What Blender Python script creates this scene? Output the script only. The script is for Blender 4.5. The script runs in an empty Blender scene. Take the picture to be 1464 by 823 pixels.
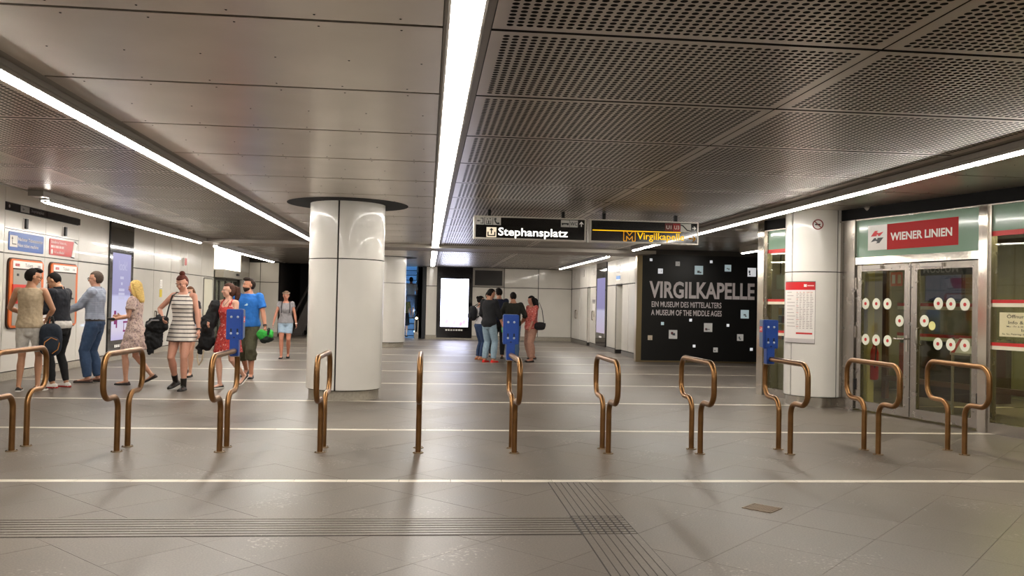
import bpy, bmesh, math, random
import numpy as np
from mathutils import Vector, Matrix, noise as mnoise

# ------------------------------------------------------------------ camera, world, exposure
scene = bpy.context.scene
COL = scene.collection
EYE = Vector((0, 0, 1.42))
YAW, PITCH, ROLL = 0.0984, 0.0194, 0.0212
FOCAL_PX = 1217.1
fwd = Vector((math.sin(YAW) * math.cos(PITCH), math.cos(YAW) * math.cos(PITCH), math.sin(PITCH)))
rgt = Vector((math.cos(YAW), -math.sin(YAW), 0))
upv = rgt.cross(fwd)
r2 = math.cos(ROLL) * rgt + math.sin(ROLL) * upv
u2 = math.cos(ROLL) * upv - math.sin(ROLL) * rgt
cam_data = bpy.data.cameras.new('camera')
cam = bpy.data.objects.new('camera', cam_data)
COL.objects.link(cam)
M3 = Matrix((r2, u2, -fwd)).transposed().to_4x4()
M3.translation = EYE
cam.matrix_world = M3
cam_data.sensor_width = 36
cam_data.lens = 36 * FOCAL_PX / 1464
cam_data.clip_start = 0.05
cam_data.clip_end = 200
scene.camera = cam

world = bpy.data.worlds.new('world')
scene.world = world
world.use_nodes = True
world.node_tree.nodes['Background'].inputs[0].default_value = (1.0, 0.93, 0.85, 1)
world.node_tree.nodes['Background'].inputs[1].default_value = 0.02
scene.view_settings.view_transform = 'Standard'
scene.view_settings.look = 'None'
scene.view_settings.gamma = 1
scene.view_settings.use_curve_mapping = False
scene.view_settings.exposure = 0.0
TUBE_POWER = 54.0          # radiance of the fluorescent tubes

rnd = random.Random(7)

# ------------------------------------------------------------------ helpers: colours and materials
def lin(c):
    if isinstance(c, str):
        c = tuple(int(c[i:i + 2], 16) / 255 for i in (0, 2, 4))
    return tuple((x / 12.92 if x <= 0.04045 else ((x + 0.055) / 1.055) ** 2.4) for x in c) + (1.0,)

MATS = {}
def mat(name, col, rough=0.5, metal=0.0, emit=0.0, var=0.0, vscale=8.0, bump=0.0, bscale=60.0, spec=0.5, coat=0.0, rvar=0.0, col2=None):
    if name in MATS:
        return MATS[name]
    m = bpy.data.materials.new(name)
    m.use_nodes = True
    nt = m.node_tree
    b = nt.nodes['Principled BSDF']
    c = lin(col)
    b.inputs['Base Color'].default_value = c
    b.inputs['Roughness'].default_value = rough
    b.inputs['Metallic'].default_value = metal
    b.inputs['Specular IOR Level'].default_value = spec
    b.inputs['Coat Weight'].default_value = coat
    if emit:
        b.inputs['Emission Color'].default_value = c
        b.inputs['Emission Strength'].default_value = emit
    if var or bump or rvar:
        tc = nt.nodes.new('ShaderNodeTexCoord')
        nz = nt.nodes.new('ShaderNodeTexNoise')
        nz.inputs['Scale'].default_value = vscale
        nz.inputs['Detail'].default_value = 6
        nt.links.new(tc.outputs['Object'], nz.inputs['Vector'])
        if var:
            mx = nt.nodes.new('ShaderNodeMix'); mx.data_type = 'RGBA'
            d = lin(col2) if col2 else tuple(x * (1 - var) for x in c[:3]) + (1,)
            mx.inputs['A'].default_value = c if col2 else tuple(min(1, x * (1 + var)) for x in c[:3]) + (1,)
            mx.inputs['B'].default_value = d
            rp = nt.nodes.new('ShaderNodeValToRGB')
            rp.color_ramp.elements[0].position = 0.35; rp.color_ramp.elements[1].position = 0.65
            nt.links.new(nz.outputs['Fac'], rp.inputs['Fac'])
            nt.links.new(rp.outputs['Color'], mx.inputs['Factor'])
            nt.links.new(mx.outputs['Result'], b.inputs['Base Color'])
        if rvar:
            mr = nt.nodes.new('ShaderNodeMapRange')
            mr.inputs['To Min'].default_value = max(0.02, rough - rvar); mr.inputs['To Max'].default_value = rough + rvar
            nt.links.new(nz.outputs['Fac'], mr.inputs['Value'])
            nt.links.new(mr.outputs['Result'], b.inputs['Roughness'])
        if bump:
            n2 = nt.nodes.new('ShaderNodeTexNoise'); n2.inputs['Scale'].default_value = bscale; n2.inputs['Detail'].default_value = 4
            nt.links.new(tc.outputs['Object'], n2.inputs['Vector'])
            bp = nt.nodes.new('ShaderNodeBump'); bp.inputs['Strength'].default_value = bump; bp.inputs['Distance'].default_value = 0.01
            nt.links.new(n2.outputs['Fac'], bp.inputs['Height'])
            nt.links.new(bp.outputs['Normal'], b.inputs['Normal'])
    MATS[name] = m
    return m

def emission(name, col, power):
    if name in MATS:
        return MATS[name]
    m = bpy.data.materials.new(name); m.use_nodes = True
    nt = m.node_tree; nt.nodes.clear()
    e = nt.nodes.new('ShaderNodeEmission'); e.inputs[0].default_value = lin(col); e.inputs[1].default_value = power
    o = nt.nodes.new('ShaderNodeOutputMaterial'); nt.links.new(e.outputs[0], o.inputs[0])
    MATS[name] = m
    return m

def glass(name, tint, refl=1.0, ior=1.5):
    m = bpy.data.materials.new(name); m.use_nodes = True
    nt = m.node_tree; nt.nodes.clear()
    t = nt.nodes.new('ShaderNodeBsdfTransparent'); t.inputs[0].default_value = lin(tint)
    g = nt.nodes.new('ShaderNodeBsdfGlossy'); g.inputs['Roughness'].default_value = 0.02
    lw = nt.nodes.new('ShaderNodeLayerWeight'); lw.inputs[0].default_value = 0.5
    pw = nt.nodes.new('ShaderNodeMath'); pw.operation = 'POWER'; pw.inputs[1].default_value = 5.0
    f = nt.nodes.new('ShaderNodeMath'); f.operation = 'MULTIPLY_ADD'; f.inputs[1].default_value = 0.95; f.inputs[2].default_value = 0.045
    nt.links.new(lw.outputs['Facing'], pw.inputs[0]); nt.links.new(pw.outputs[0], f.inputs[0])
    mx = nt.nodes.new('ShaderNodeMixShader'); o = nt.nodes.new('ShaderNodeOutputMaterial')
    nt.links.new(f.outputs[0], mx.inputs[0]); nt.links.new(t.outputs[0], mx.inputs[1]); nt.links.new(g.outputs[0], mx.inputs[2])
    nt.links.new(mx.outputs[0], o.inputs[0])
    MATS[name] = m
    return m

# ------------------------------------------------------------------ helpers: meshes
class MB:
    def __init__(s):
        s.v = []; s.f = []; s.m = []
    def add(s, vs, fs, m=0):
        o = len(s.v); s.v += [tuple(v) for v in vs]
        for f in fs:
            s.f.append(tuple(i + o for i in f)); s.m.append(m)
        return s
    def box(s, x0, x1, y0, y1, z0, z1, m=0):
        return s.add([(x0, y0, z0), (x1, y0, z0), (x1, y1, z0), (x0, y1, z0), (x0, y0, z1), (x1, y0, z1), (x1, y1, z1), (x0, y1, z1)],
                     [(0, 3, 2, 1), (4, 5, 6, 7), (0, 1, 5, 4), (1, 2, 6, 5), (2, 3, 7, 6), (3, 0, 4, 7)], m)
    def poly(s, pts, m=0):
        return s.add(pts, [tuple(range(len(pts)))], m)
    def prism(s, pts, ext, m=0):
        # polygon pts (3d), extruded by vector ext
        n = len(pts); ext = Vector(ext)
        a = [Vector(p) for p in pts]; b = [p + ext for p in a]
        return s.add(a + b, [tuple(reversed(range(n))), tuple(range(n, 2 * n))] + [(i, (i + 1) % n, n + (i + 1) % n, n + i) for i in range(n)], m)
    def loft(s, rings, m=0, caps=True):
        n = len(rings[0]); o = []
        for r in rings: o += list(r)
        fs = []
        for k in range(len(rings) - 1):
            for i in range(n):
                j = (i + 1) % n
                fs.append((k * n + i, k * n + j, (k + 1) * n + j, (k + 1) * n + i))
        if caps:
            fs.append(tuple(reversed(range(n)))); fs.append(tuple((len(rings) - 1) * n + i for i in range(n)))
        return s.add(o, fs, m)
    def tube(s, path, r, n=10, m=0, caps=True):
        path = [Vector(p) for p in path]
        rr = r if isinstance(r, (list, tuple)) else [r] * len(path)
        t0 = (path[1] - path[0]).normalized()
        a = t0.orthogonal().normalized()
        rings = []
        for i, p in enumerate(path):
            t = ((path[min(i + 1, len(path) - 1)] - path[max(i - 1, 0)])).normalized()
            a = (a - t * a.dot(t)).normalized(); b = t.cross(a)
            rings.append([p + (a * math.cos(2 * math.pi * k / n) + b * math.sin(2 * math.pi * k / n)) * rr[i] for k in range(n)])
        return s.loft(rings, m, caps)
    def lathe(s, prof, c=(0, 0), n=24, m=0, a0=0.0, a1=2 * math.pi, axis='z'):
        full = abs(a1 - a0 - 2 * math.pi) < 1e-6
        k = n if full else n + 1
        vs = []
        for (r, z) in prof:
            for i in range(k):
                a = a0 + (a1 - a0) * i / n
                vs.append((c[0] + r * math.cos(a), c[1] + r * math.sin(a), z))
        fs = []
        for p in range(len(prof) - 1):
            for i in range(n):
                j = (i + 1) % k if full else i + 1
                fs.append((p * k + i, p * k + j, (p + 1) * k + j, (p + 1) * k + i))
        return s.add(vs, fs, m)
    def ell(s, c, r, n=14, k=9, m=0, rot=None, fn=None):
        c = Vector(c); vs = []; fs = []
        for j in range(k + 1):
            ph = math.pi * j / k
            for i in range(n):
                th = 2 * math.pi * i / n
                d = Vector((math.sin(ph) * math.cos(th), math.sin(ph) * math.sin(th), math.cos(ph)))
                q = fn(d) if fn else 1.0
                v = Vector((d.x * r[0] * q, d.y * r[1] * q, d.z * r[2] * q))
                if rot: v = rot @ v
                vs.append(c + v)
        for j in range(k):
            for i in range(n):
                a, b2 = j * n + i, j * n + (i + 1) % n
                fs.append((a, a + n, b2 + n, b2))
        return s.add(vs, fs, m)
    def mesh(s, name, mats, smooth=False, angle=40, weld=False):
        me = bpy.data.meshes.new(name)
        me.from_pydata(s.v, [], s.f)
        for q in (mats if isinstance(mats, (list, tuple)) else [mats]): me.materials.append(q)
        if any(s.m): me.polygons.foreach_set('material_index', s.m)
        if weld:
            bm = bmesh.new(); bm.from_mesh(me); bmesh.ops.remove_doubles(bm, verts=bm.verts, dist=1e-5)
            bmesh.ops.recalc_face_normals(bm, faces=bm.faces); bm.to_mesh(me); bm.free()
        if smooth:
            me.shade_smooth()
            me.set_sharp_from_angle(angle=math.radians(angle))
        me.update()
        return me
    def build(s, name, mats, parent=None, smooth=False, angle=40, weld=False, bevel=0.0):
        me = s.mesh(name, mats, smooth, angle, weld)
        if bevel:
            bm = bmesh.new(); bm.from_mesh(me)
            bmesh.ops.bevel(bm, geom=list(bm.edges), offset=bevel, segments=2, affect='EDGES', clamp_overlap=True)
            bm.to_mesh(me); bm.free()
            me.shade_smooth(); me.set_sharp_from_angle(angle=math.radians(30))
        return link(name, me, parent)

def link(name, data, parent=None, loc=None, rz=None):
    o = bpy.data.objects.new(name, data)
    COL.objects.link(o)
    if parent: o.parent = parent
    if loc is not None: o.location = loc
    if rz is not None: o.rotation_euler = (0, 0, rz)
    return o

def tag(o, label=None, cat=None, group=None, kind=None):
    if label: o['label'] = label
    if cat: o['category'] = cat
    if group: o['group'] = group
    if kind: o['kind'] = kind
    return o

def thing(name, label, cat, loc=(0, 0, 0), rz=0.0, group=None):
    return tag(link(name, None, None, loc, rz), label, cat, group)

def struct(o):
    o['kind'] = 'structure'
    return o

def text(name, body, material, parent, org, xd, ud, height=None, width=None, bold=0.0, depth=0.0, align='L', lift=0.003):
    """flat lettering: org = lower left corner, xd / ud = directions, fitted to width x height (cap height)"""
    c = bpy.data.curves.new(name, 'FONT'); c.body = body; c.offset = bold; c.resolution_u = 3
    if depth: c.extrude = 0.0
    t = bpy.data.objects.new(name, c)
    me = bpy.data.meshes.new_from_object(t)
    bpy.data.objects.remove(t); bpy.data.curves.remove(c)
    n = len(me.vertices)
    co = np.empty(n * 3); me.vertices.foreach_get('co', co); co = co.reshape(n, 3)
    x0, x1 = co[:, 0].min(), co[:, 0].max()
    cap = 0.73 + 2 * bold
    sy = height / cap if height else None
    sx = width / (x1 - x0) if width else None
    if sy is None: sy = sx
    if sx is None: sx = sy
    xd = np.array(Vector(xd).normalized()); ud = np.array(Vector(ud).normalized()); nd = np.cross(xd, ud)
    w = (x1 - x0) * sx
    off = {'L': 0, 'C': -w / 2, 'R': -w}[align]
    out = np.array(org)[None, :] + ((co[:, 0] - x0) * sx + off)[:, None] * xd + (co[:, 1] * sy)[:, None] * ud + lift * nd
    me.vertices.foreach_set('co', out.ravel())
    me.materials.clear(); me.materials.append(material)
    me.update()
    return link(name, me, parent)

def fillet(pts, rad, seg=6):
    pts = [Vector(p) for p in pts]; out = [pts[0]]
    for i in range(1, len(pts) - 1):
        p = pts[i]; a = (pts[i - 1] - p); b = (pts[i + 1] - p)
        ang = a.angle(b); r = rad[i - 1] if isinstance(rad, (list, tuple)) else rad
        d = min(r / math.tan(ang / 2), a.length * 0.5, b.length * 0.5)
        r = d * math.tan(ang / 2)
        a.normalize(); b.normalize()
        c = p + (a + b).normalized() * (r / math.sin(ang / 2))
        s0 = p + a * d - c; s1 = p + b * d - c
        tot = s0.angle(s1); ax = s0.cross(s1).normalized()
        for k in range(seg + 1):
            out.append(c + Matrix.Rotation(tot * k / seg, 3, ax) @ s0)
    out.append(pts[-1])
    return out

def rrect(w, h, r, n=5):
    out = []
    for cx, cy, a in ((w / 2 - r, h / 2 - r, 0), (-w / 2 + r, h / 2 - r, 90), (-w / 2 + r, -h / 2 + r, 180), (w / 2 - r, -h / 2 + r, 270)):
        for i in range(n + 1):
            t = math.radians(a + 90 * i / n); out.append((cx + r * math.cos(t), cy + r * math.sin(t)))
    return out

# ------------------------------------------------------------------ materials
def stone_floor():
    m = bpy.data.materials.new('floor_stone'); m.use_nodes = True
    nt = m.node_tree; b = nt.nodes['Principled BSDF']
    geo = nt.nodes.new('ShaderNodeNewGeometry')
    n1 = nt.nodes.new('ShaderNodeTexNoise'); n1.inputs['Scale'].default_value = 0.7; n1.inputs['Detail'].default_value = 5
    n2 = nt.nodes.new('ShaderNodeTexNoise'); n2.inputs['Scale'].default_value = 90; n2.inputs['Detail'].default_value = 3
    vo = nt.nodes.new('ShaderNodeTexVoronoi'); vo.inputs['Scale'].default_value = 16
    for n in (n1, n2, vo): nt.links.new(geo.outputs['Position'], n.inputs['Vector'])
    r1 = nt.nodes.new('ShaderNodeValToRGB')
    r1.color_ramp.elements[0].position = 0.35; r1.color_ramp.elements[0].color = lin('595149')
    r1.color_ramp.elements[1].position = 0.7; r1.color_ramp.elements[1].color = lin('6d645a')
    nt.links.new(n1.outputs['Fac'], r1.inputs['Fac'])
    mr = nt.nodes.new('ShaderNodeMapRange'); mr.inputs['From Min'].default_value = 0.3; mr.inputs['From Max'].default_value = 0.7
    mr.inputs['To Min'].default_value = 0.8; mr.inputs['To Max'].default_value = 1.2
    nt.links.new(n2.outputs['Fac'], mr.inputs['Value'])
    mu = nt.nodes.new('ShaderNodeMix'); mu.data_type = 'RGBA'; mu.blend_type = 'MULTIPLY'; mu.inputs['Factor'].default_value = 1
    nt.links.new(r1.outputs['Color'], mu.inputs['A']); nt.links.new(mr.outputs['Result'], mu.inputs['B'])
    rv = nt.nodes.new('ShaderNodeValToRGB')                 # small pale grains and scuffs
    rv.color_ramp.elements[0].position = 0.03; rv.color_ramp.elements[0].color = (1, 1, 1, 1)
    rv.color_ramp.elements[1].position = 0.09; rv.color_ramp.elements[1].color = (0, 0, 0, 1)
    nt.links.new(vo.outputs['Distance'], rv.inputs['Fac'])
    sc = nt.nodes.new('ShaderNodeMath'); sc.operation = 'MULTIPLY'; sc.inputs[1].default_value = 0.35
    nt.links.new(rv.outputs['Color'], sc.inputs[0])
    m2 = nt.nodes.new('ShaderNodeMix'); m2.data_type = 'RGBA'; m2.inputs['B'].default_value = lin('8d867c')
    nt.links.new(sc.outputs[0], m2.inputs['Factor']); nt.links.new(mu.outputs['Result'], m2.inputs['A'])
    n3 = nt.nodes.new('ShaderNodeTexNoise'); n3.inputs['Scale'].default_value = 38; n3.inputs['Detail'].default_value = 2
    n4 = nt.nodes.new('ShaderNodeTexNoise'); n4.inputs['Scale'].default_value = 1.6; n4.inputs['Detail'].default_value = 3
    for n in (n3, n4): nt.links.new(geo.outputs['Position'], n.inputs['Vector'])
    ad_ = nt.nodes.new('ShaderNodeMath'); ad_.operation = 'MULTIPLY'; nt.links.new(n3.outputs['Fac'], ad_.inputs[0]); nt.links.new(n4.outputs['Fac'], ad_.inputs[1])
    fl_ = nt.nodes.new('ShaderNodeMapRange'); fl_.inputs['From Min'].default_value = 0.37; fl_.inputs['From Max'].default_value = 0.42; fl_.inputs['To Max'].default_value = 0.4
    nt.links.new(ad_.outputs[0], fl_.inputs['Value'])
    m3 = nt.nodes.new('ShaderNodeMix'); m3.data_type = 'RGBA'; m3.inputs['B'].default_value = lin('a59c90')     # chips and scuffs
    nt.links.new(fl_.outputs['Result'], m3.inputs['Factor']); nt.links.new(m2.outputs['Result'], m3.inputs['A'])
    nt.links.new(m3.outputs['Result'], b.inputs['Base Color'])
    rr = nt.nodes.new('ShaderNodeMapRange'); rr.inputs['From Min'].default_value = 0.3; rr.inputs['From Max'].default_value = 0.7
    rr.inputs['To Min'].default_value = 0.35; rr.inputs['To Max'].default_value = 0.45
    b.inputs['Specular IOR Level'].default_value = 0.32
    nt.links.new(n1.outputs['Fac'], rr.inputs['Value']); nt.links.new(rr.outputs['Result'], b.inputs['Roughness'])
    bp = nt.nodes.new('ShaderNodeBump'); bp.inputs['Strength'].default_value = 0.12; bp.inputs['Distance'].default_value = 0.004
    nt.links.new(n2.outputs['Fac'], bp.inputs['Height']); nt.links.new(bp.outputs['Normal'], b.inputs['Normal'])
    MATS['floor_stone'] = m
    return m

FLOOR = stone_floor()
GROUT = mat('floor_grout', '4a4540', 0.8)
INLAY = mat('inlay_limestone', 'c9c0b0', 0.4, var=0.06, vscale=9)
RIBDIRT = mat('groove_dirt', '2f2b27', 0.75)
CEILM = mat('ceiling_aluminium', 'c6bcb0', 0.30, 0.82, var=0.04, vscale=1.5, rvar=0.05)
CEILP = mat('ceiling_perforated_aluminium', 'bcb2a7', 0.30, 0.8, var=0.04, vscale=1.5)
PLENUM = mat('ceiling_void', '060505', 0.9)
ENAMEL = mat('wall_enamel', 'd3cec4', 0.24, 0.0, var=0.02, vscale=2, coat=0.3)
JOINT = mat('joint_rubber', '26221e', 0.7)
PLINTH = mat('plinth_stone', '9c9486', 0.5, var=0.1, vscale=30)
STEEL = mat('stainless_steel', 'b8b2a8', 0.22, 1.0, rvar=0.06, vscale=12)
ALU = mat('brushed_aluminium', 'a9a39b', 0.34, 0.9)
HOUSING = mat('lamp_housing', '8d867d', 0.45, 0.2)
BLACK = mat('black_satin', '0b0b0c', 0.4)
BLACKGLOSS = mat('black_glass_panel', '07070c', 0.08, coat=0.6)
BRONZE = mat('bronze_tube', '8c6742', 0.34, 1.0, var=0.15, vscale=7)
WHITE = mat('white_print', 'e8e4de', 0.5)
RED = mat('red_print', 'c3161c', 0.45)
TUBE = emission('tube_light', 'fff9f0', TUBE_POWER * 1.12)
TUBE_WIDE = emission('tube_light_wide', 'fff9f0', TUBE_POWER * 0.6)
# ------------------------------------------------------------------ floor
CEIL = 2.85
STRIPS = [4.12 + 2.73 * k for k in range(11)]          # pale stone lines across the hall
SW = 0.045
TILE_Y0, TILE_Y1 = 4.12, 12.31
mb = MB()
def floor_rect(x0, x1, y0, y1, z, m): mb.poly([(x0, y0, z), (x1, y0, z), (x1, y1, z), (x0, y1, z)], m)
floor_rect(-8.8, 12.6, -6, TILE_Y0, 0, 0)
floor_rect(-8.8, 12.6, TILE_Y0, TILE_Y1, -0.006, 1)
floor_rect(-8.8, 12.6, TILE_Y1, 44, 0, 0)
mb.poly([(-8.8, TILE_Y1, -0.006), (12, TILE_Y1, -0.006), (12, TILE_Y1, 0), (-8.8, TILE_Y1, 0)], 0)
floor = struct(mb.build('floor', [FLOOR, GROUT]))
floor['label'] = 'grey stone floor of the station hall with pale inlaid lines'

def clip(poly, axis, lim, keep_greater):
    out = []
    for i in range(len(poly)):
        a, b = poly[i], poly[(i + 1) % len(poly)]
        ia = (a[axis] >= lim) == keep_greater; ib = (b[axis] >= lim) == keep_greater
        if ia: out.append(a)
        if ia != ib:
            t = (lim - a[axis]) / (b[axis] - a[axis])
            out.append((a[0] + (b[0] - a[0]) * t, a[1] + (b[1] - a[1]) * t))
    return out

HD = 0.41                                               # half diagonal of a floor slab laid at 45 degrees
GX, GY = 2.41, 5.92
rest = MB()
for band in range(3):
    y0, y1 = STRIPS[band] + SW, STRIPS[band + 1] - SW
    for i in range(-26, 27):
        for j in range(-26, 27):
            cx, cy = GX + (i + j) * HD, GY + (i - j) * HD
            far = max(cy, 4.3) + HD
            outside = cx < -0.52 * far - 0.35 or cx > 0.74 * far + 0.35
            if cx < -7.4 or cx > 12.6: continue
            g = HD - 0.0014
            p = [(cx - g, cy), (cx, cy - g), (cx + g, cy), (cx, cy + g)]
            p = clip(p, 1, y0, True)
            if len(p) > 2: p = clip(p, 1, y1, False)
            if len(p) < 3: continue
            area = abs(sum(p[q][0] * p[(q + 1) % len(p)][1] - p[(q + 1) % len(p)][0] * p[q][1] for q in range(len(p)))) / 2
            if area < 0.004: continue
            dz = rnd.uniform(-0.0006, 0.0002)
            t = rest if outside else MB()
            t.prism([(x, y, -0.006) for x, y in p], (0, 0, 0.006 + dz))
            if not outside: t.build('floor_slab', FLOOR, floor)
# outside the slab fan the same stone level
tag(rest.build('floor_slabs', FLOOR, floor), kind='stuff')

# pale lines: the two nearest show their single stones, the others are one strip each
stone_me = MB().box(-0.203, 0.203, -SW + 0.002, SW - 0.002, -0.008, 0.0006).mesh('inlay_stone', INLAY)
for k in (1, 2):
    n = int(15.6 / 0.41)
    for i in range(n):
        link('inlay_stone', stone_me, floor, (-6.75 + 0.41 * i + 0.2 * k, STRIPS[k], 0))
for k, y in enumerate(STRIPS):
    if k in (1, 2): continue
    MB().box(-6.84, 9.0, y - SW * 0.9, y + SW * 0.9, -0.005, 0.0007).build('inlay_strip', INLAY, floor)

# grooved tactile guide strips
NR = 8
ty0, ty1 = 5.25, 5.70
tx0, tx1 = 0.995, 1.345
pitch = (ty1 - ty0) / NR
MB().box(-6.8, tx1, ty0 - 0.003, ty1 + 0.003, -0.004, 0.0008).build('guide_groove_bed', RIBDIRT, floor)
MB().box(tx0 - 0.003, tx1 + 0.003, 3.0, 6.80, -0.004, 0.0006).build('guide_groove_bed', RIBDIRT, floor)
rib = MB().box(-6.8, tx0 - 0.012, -pitch / 2 + 0.0065, pitch / 2 - 0.0065, 0.0, 0.0035).mesh('guide_rib', FLOOR)
for i in range(NR):
    link('guide_rib', rib, floor, (0, ty0 + pitch * (i + 0.5), 0))
px = (tx1 - tx0) / 7
rib1 = MB().box(-px / 2 + 0.0032, px / 2 - 0.0032, ty1 + 0.003, 6.80, 0.0, 0.0032).mesh('guide_rib', FLOOR)
rib2 = MB().box(-px / 2 + 0.0032, px / 2 - 0.0032, 3.0, ty0 - 0.003, 0.0, 0.0032).mesh('guide_rib', FLOOR)
stud = MB().box(-px / 2 + 0.006, px / 2 - 0.006, -pitch / 2 + 0.007, pitch / 2 - 0.007, 0.0, 0.0036).mesh('guide_stud', FLOOR)
for i in range(7):
    link('guide_rib', rib1, floor, (tx0 + px * (i + 0.5), 0, 0))
    link('guide_rib', rib2, floor, (tx0 + px * (i + 0.5), 0, 0))
    for j in range(NR):
        link('guide_stud', stud, floor, (tx0 + px * (i + 0.5), ty0 + pitch * (j + 0.5), 0))

# floor drain, set diagonally
dr = thing('floor_drain', 'rusty slotted floor drain set in the floor in front of the barrier loops', 'drain', (2.415, 5.915, 0.0006), math.radians(-47))
RUST = mat('rusty_iron', '85735f', 0.6, 0.5, var=0.25, vscale=40)
f = MB(); w, h = 0.098, 0.108
f.box(-h, h, -w, -w + 0.012, 0, 0.004).box(-h, h, w - 0.012, w, 0, 0.004).box(-h, -h + 0.012, -w, w, 0, 0.004).box(h - 0.012, h, -w, w, 0, 0.004)
f.build('frame', RUST, dr)
MB().box(-h + 0.005, h - 0.005, -w + 0.005, w - 0.005, 0, 0.0006).build('shaft', BLACK, dr)
bar = MB().box(-0.0045, 0.0045, -w + 0.011, w - 0.011, 0.0006, 0.0036).mesh('bar', RUST)
for i in range(13):
    link('bar', bar, dr, (-h + 0.026 + i * (2 * h - 0.052) / 12, 0, 0))
link('bar', MB().box(-h + 0.011, h - 0.011, -0.004, 0.004, 0.0006, 0.003).mesh('cross_bar', RUST), dr)

# ------------------------------------------------------------------ ceiling
mb = MB().box(-8.8, 12.8, -6, 44, 3.45, 3.55)
ceiling = struct(mb.build('ceiling', PLENUM))
ceiling['label'] = 'metal panel ceiling hanging below a black void'
PITCH_C = 1.42
YJ = [4.405 + PITCH_C * k for k in range(-7, 21)]

def perforated(x0, x1, bl, br):
    w = x1 - x0; L = PITCH_C - 0.03; step = 0.0515; r = 0.0186
    nx = int((w - bl - br) / step); ny = int((L - 0.07) / step)
    ox = x0 + bl + (w - bl - br - nx * step) / 2; oy = 0.015 + (L - ny * step) / 2
    h = step / 2
    outer = [(h, h), (h / 3, h), (-h / 3, h), (-h, h), (-h, h / 3), (-h, -h / 3), (-h, -h), (-h / 3, -h), (h / 3, -h), (h, -h), (h, -h / 3), (h, h / 3)]
    inner = [(r * math.cos(math.radians(45 + 30 * i)), r * math.sin(math.radians(45 + 30 * i))) for i in range(12)]
    cell = np.array([(x, y, 0.0) for x, y in outer + inner] )
    ii, jj = np.meshgrid(np.arange(nx), np.arange(ny), indexing='ij')
    cen = np.stack([ox + (ii.ravel() + 0.5) * step, oy + (jj.ravel() + 0.5) * step, np.zeros(nx * ny)], 1)
    V = (cen[:, None, :] + cell[None]).reshape(-1, 3)
    base = np.array([(i, (i + 1) % 12, 12 + (i + 1) % 12, 12 + i) for i in range(12)])
    F = (base[None] + (np.arange(nx * ny) * 24)[:, None, None]).reshape(-1, 4)
    q = MB(); q.v = V.tolist(); q.f = F.tolist(); q.m = [0] * len(q.f)
    X0, X1, Y0, Y1 = ox, ox + nx * step, oy, oy + ny * step
    e = 0.018
    for a, b, c, d in ((x0, X0, e, PITCH_C - e), (X1, x1, e, PITCH_C - e), (X0, X1, e, Y0), (X0, X1, Y1, PITCH_C - e)):
        q.poly([(a, d, 0), (b, d, 0), (b, c, 0), (a, c, 0)])
    # folded edges
    for a, b in (((x0, e), (x1, e)), ((x1, e), (x1, PITCH_C - e)), ((x1, PITCH_C - e), (x0, PITCH_C - e)), ((x0, PITCH_C - e), (x0, e))):
        q.poly([(a[0], a[1], 0), (b[0], b[1], 0), (b[0], b[1], 0.04), (a[0], a[1], 0.04)], 1)
    return q.mesh('perforated_panel', [CEILP, JOINT])

def solid(x0, x1):
    q = MB().box(x0, x1, 0.017, PITCH_C - 0.017, 0, 0.03)
    n = max(2, int((x1 - x0) / 0.42))
    for i in range(n):
        for yy in (0.09, PITCH_C * 0.5, PITCH_C - 0.09):
            cx = x0 + (i + 0.5) * (x1 - x0) / n + (0.1 if yy == PITCH_C * 0.5 else 0)
            q.lathe([(0.007, 0.0), (0.005, -0.0025), (0.0, -0.003)], (cx, yy), 6, 1)
    return q.mesh('ceiling_panel', [CEILM, JOINT])

CEIL_R = 2.92                                           # the plain panels by the shop hang a little higher
XP = [(-5.50, -2.87, .05, .05), (0.30, 2.425, .05, .045), (2.437, 4.69, .045, .05)]
XS = [(-2.53, 0.045)]
pmesh = [perforated(*p) for p in XP]
smesh = [solid(*p) for p in XS]
sm_r = [solid(5.03, 7.75), solid(7.77, 12.5), solid(5.03, 5.72)]
for k, y in enumerate(YJ):
    for me in pmesh: link('perforated_panel', me, ceiling, (0, y, CEIL))
    for me in smesh: link('ceiling_panel', me, ceiling, (0, y, CEIL))
    if y < 20.3:
        link('ceiling_panel', sm_r[0], ceiling, (0, y, CEIL_R)); link('ceiling_panel', sm_r[1], ceiling, (0, y, CEIL_R))
    else:
        link('ceiling_panel', sm_r[2], ceiling, (0, y, CEIL))
# raised cove along the left wall with its lip
MB().box(-6.9, -5.5, -6, 33.6, 3.2, 3.24).build('cove_panel', CEILM, ceiling)
MB().box(-5.53, -5.50, -6, 33.6, 2.83, 3.22).build('cove_lip', HOUSING, ceiling)
MB().box(5.02, 5.035, -6, 20.9, CEIL, CEIL_R + 0.02).build('ceiling_edge', HOUSING, ceiling)
# trays behind the light rows
for x0, x1 in ((-2.87, -2.53), (0.045, 0.30), (4.69, 5.03)):
    MB().box(x0 + 0.004, x1 - 0.004, -6, 33.6, CEIL + 0.004, CEIL + 0.02).build('light_tray', HOUSING, ceiling)
# cross beam under the ceiling
beam = struct(MB().box(-5.5, 5.7, 21.0, 22.35, 2.775, CEIL - 0.002).build('trim_1', mat('beam_paint', '8f8378', 0.5)))
MB().box(-5.5, 5.7, 20.97, 21.0, 2.765, CEIL - 0.002).build('edge_rail', ALU, beam)
MB().box(-5.5, 5.7, 22.35, 22.38, 2.765, CEIL - 0.002).build('edge_rail', ALU, beam)

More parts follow.
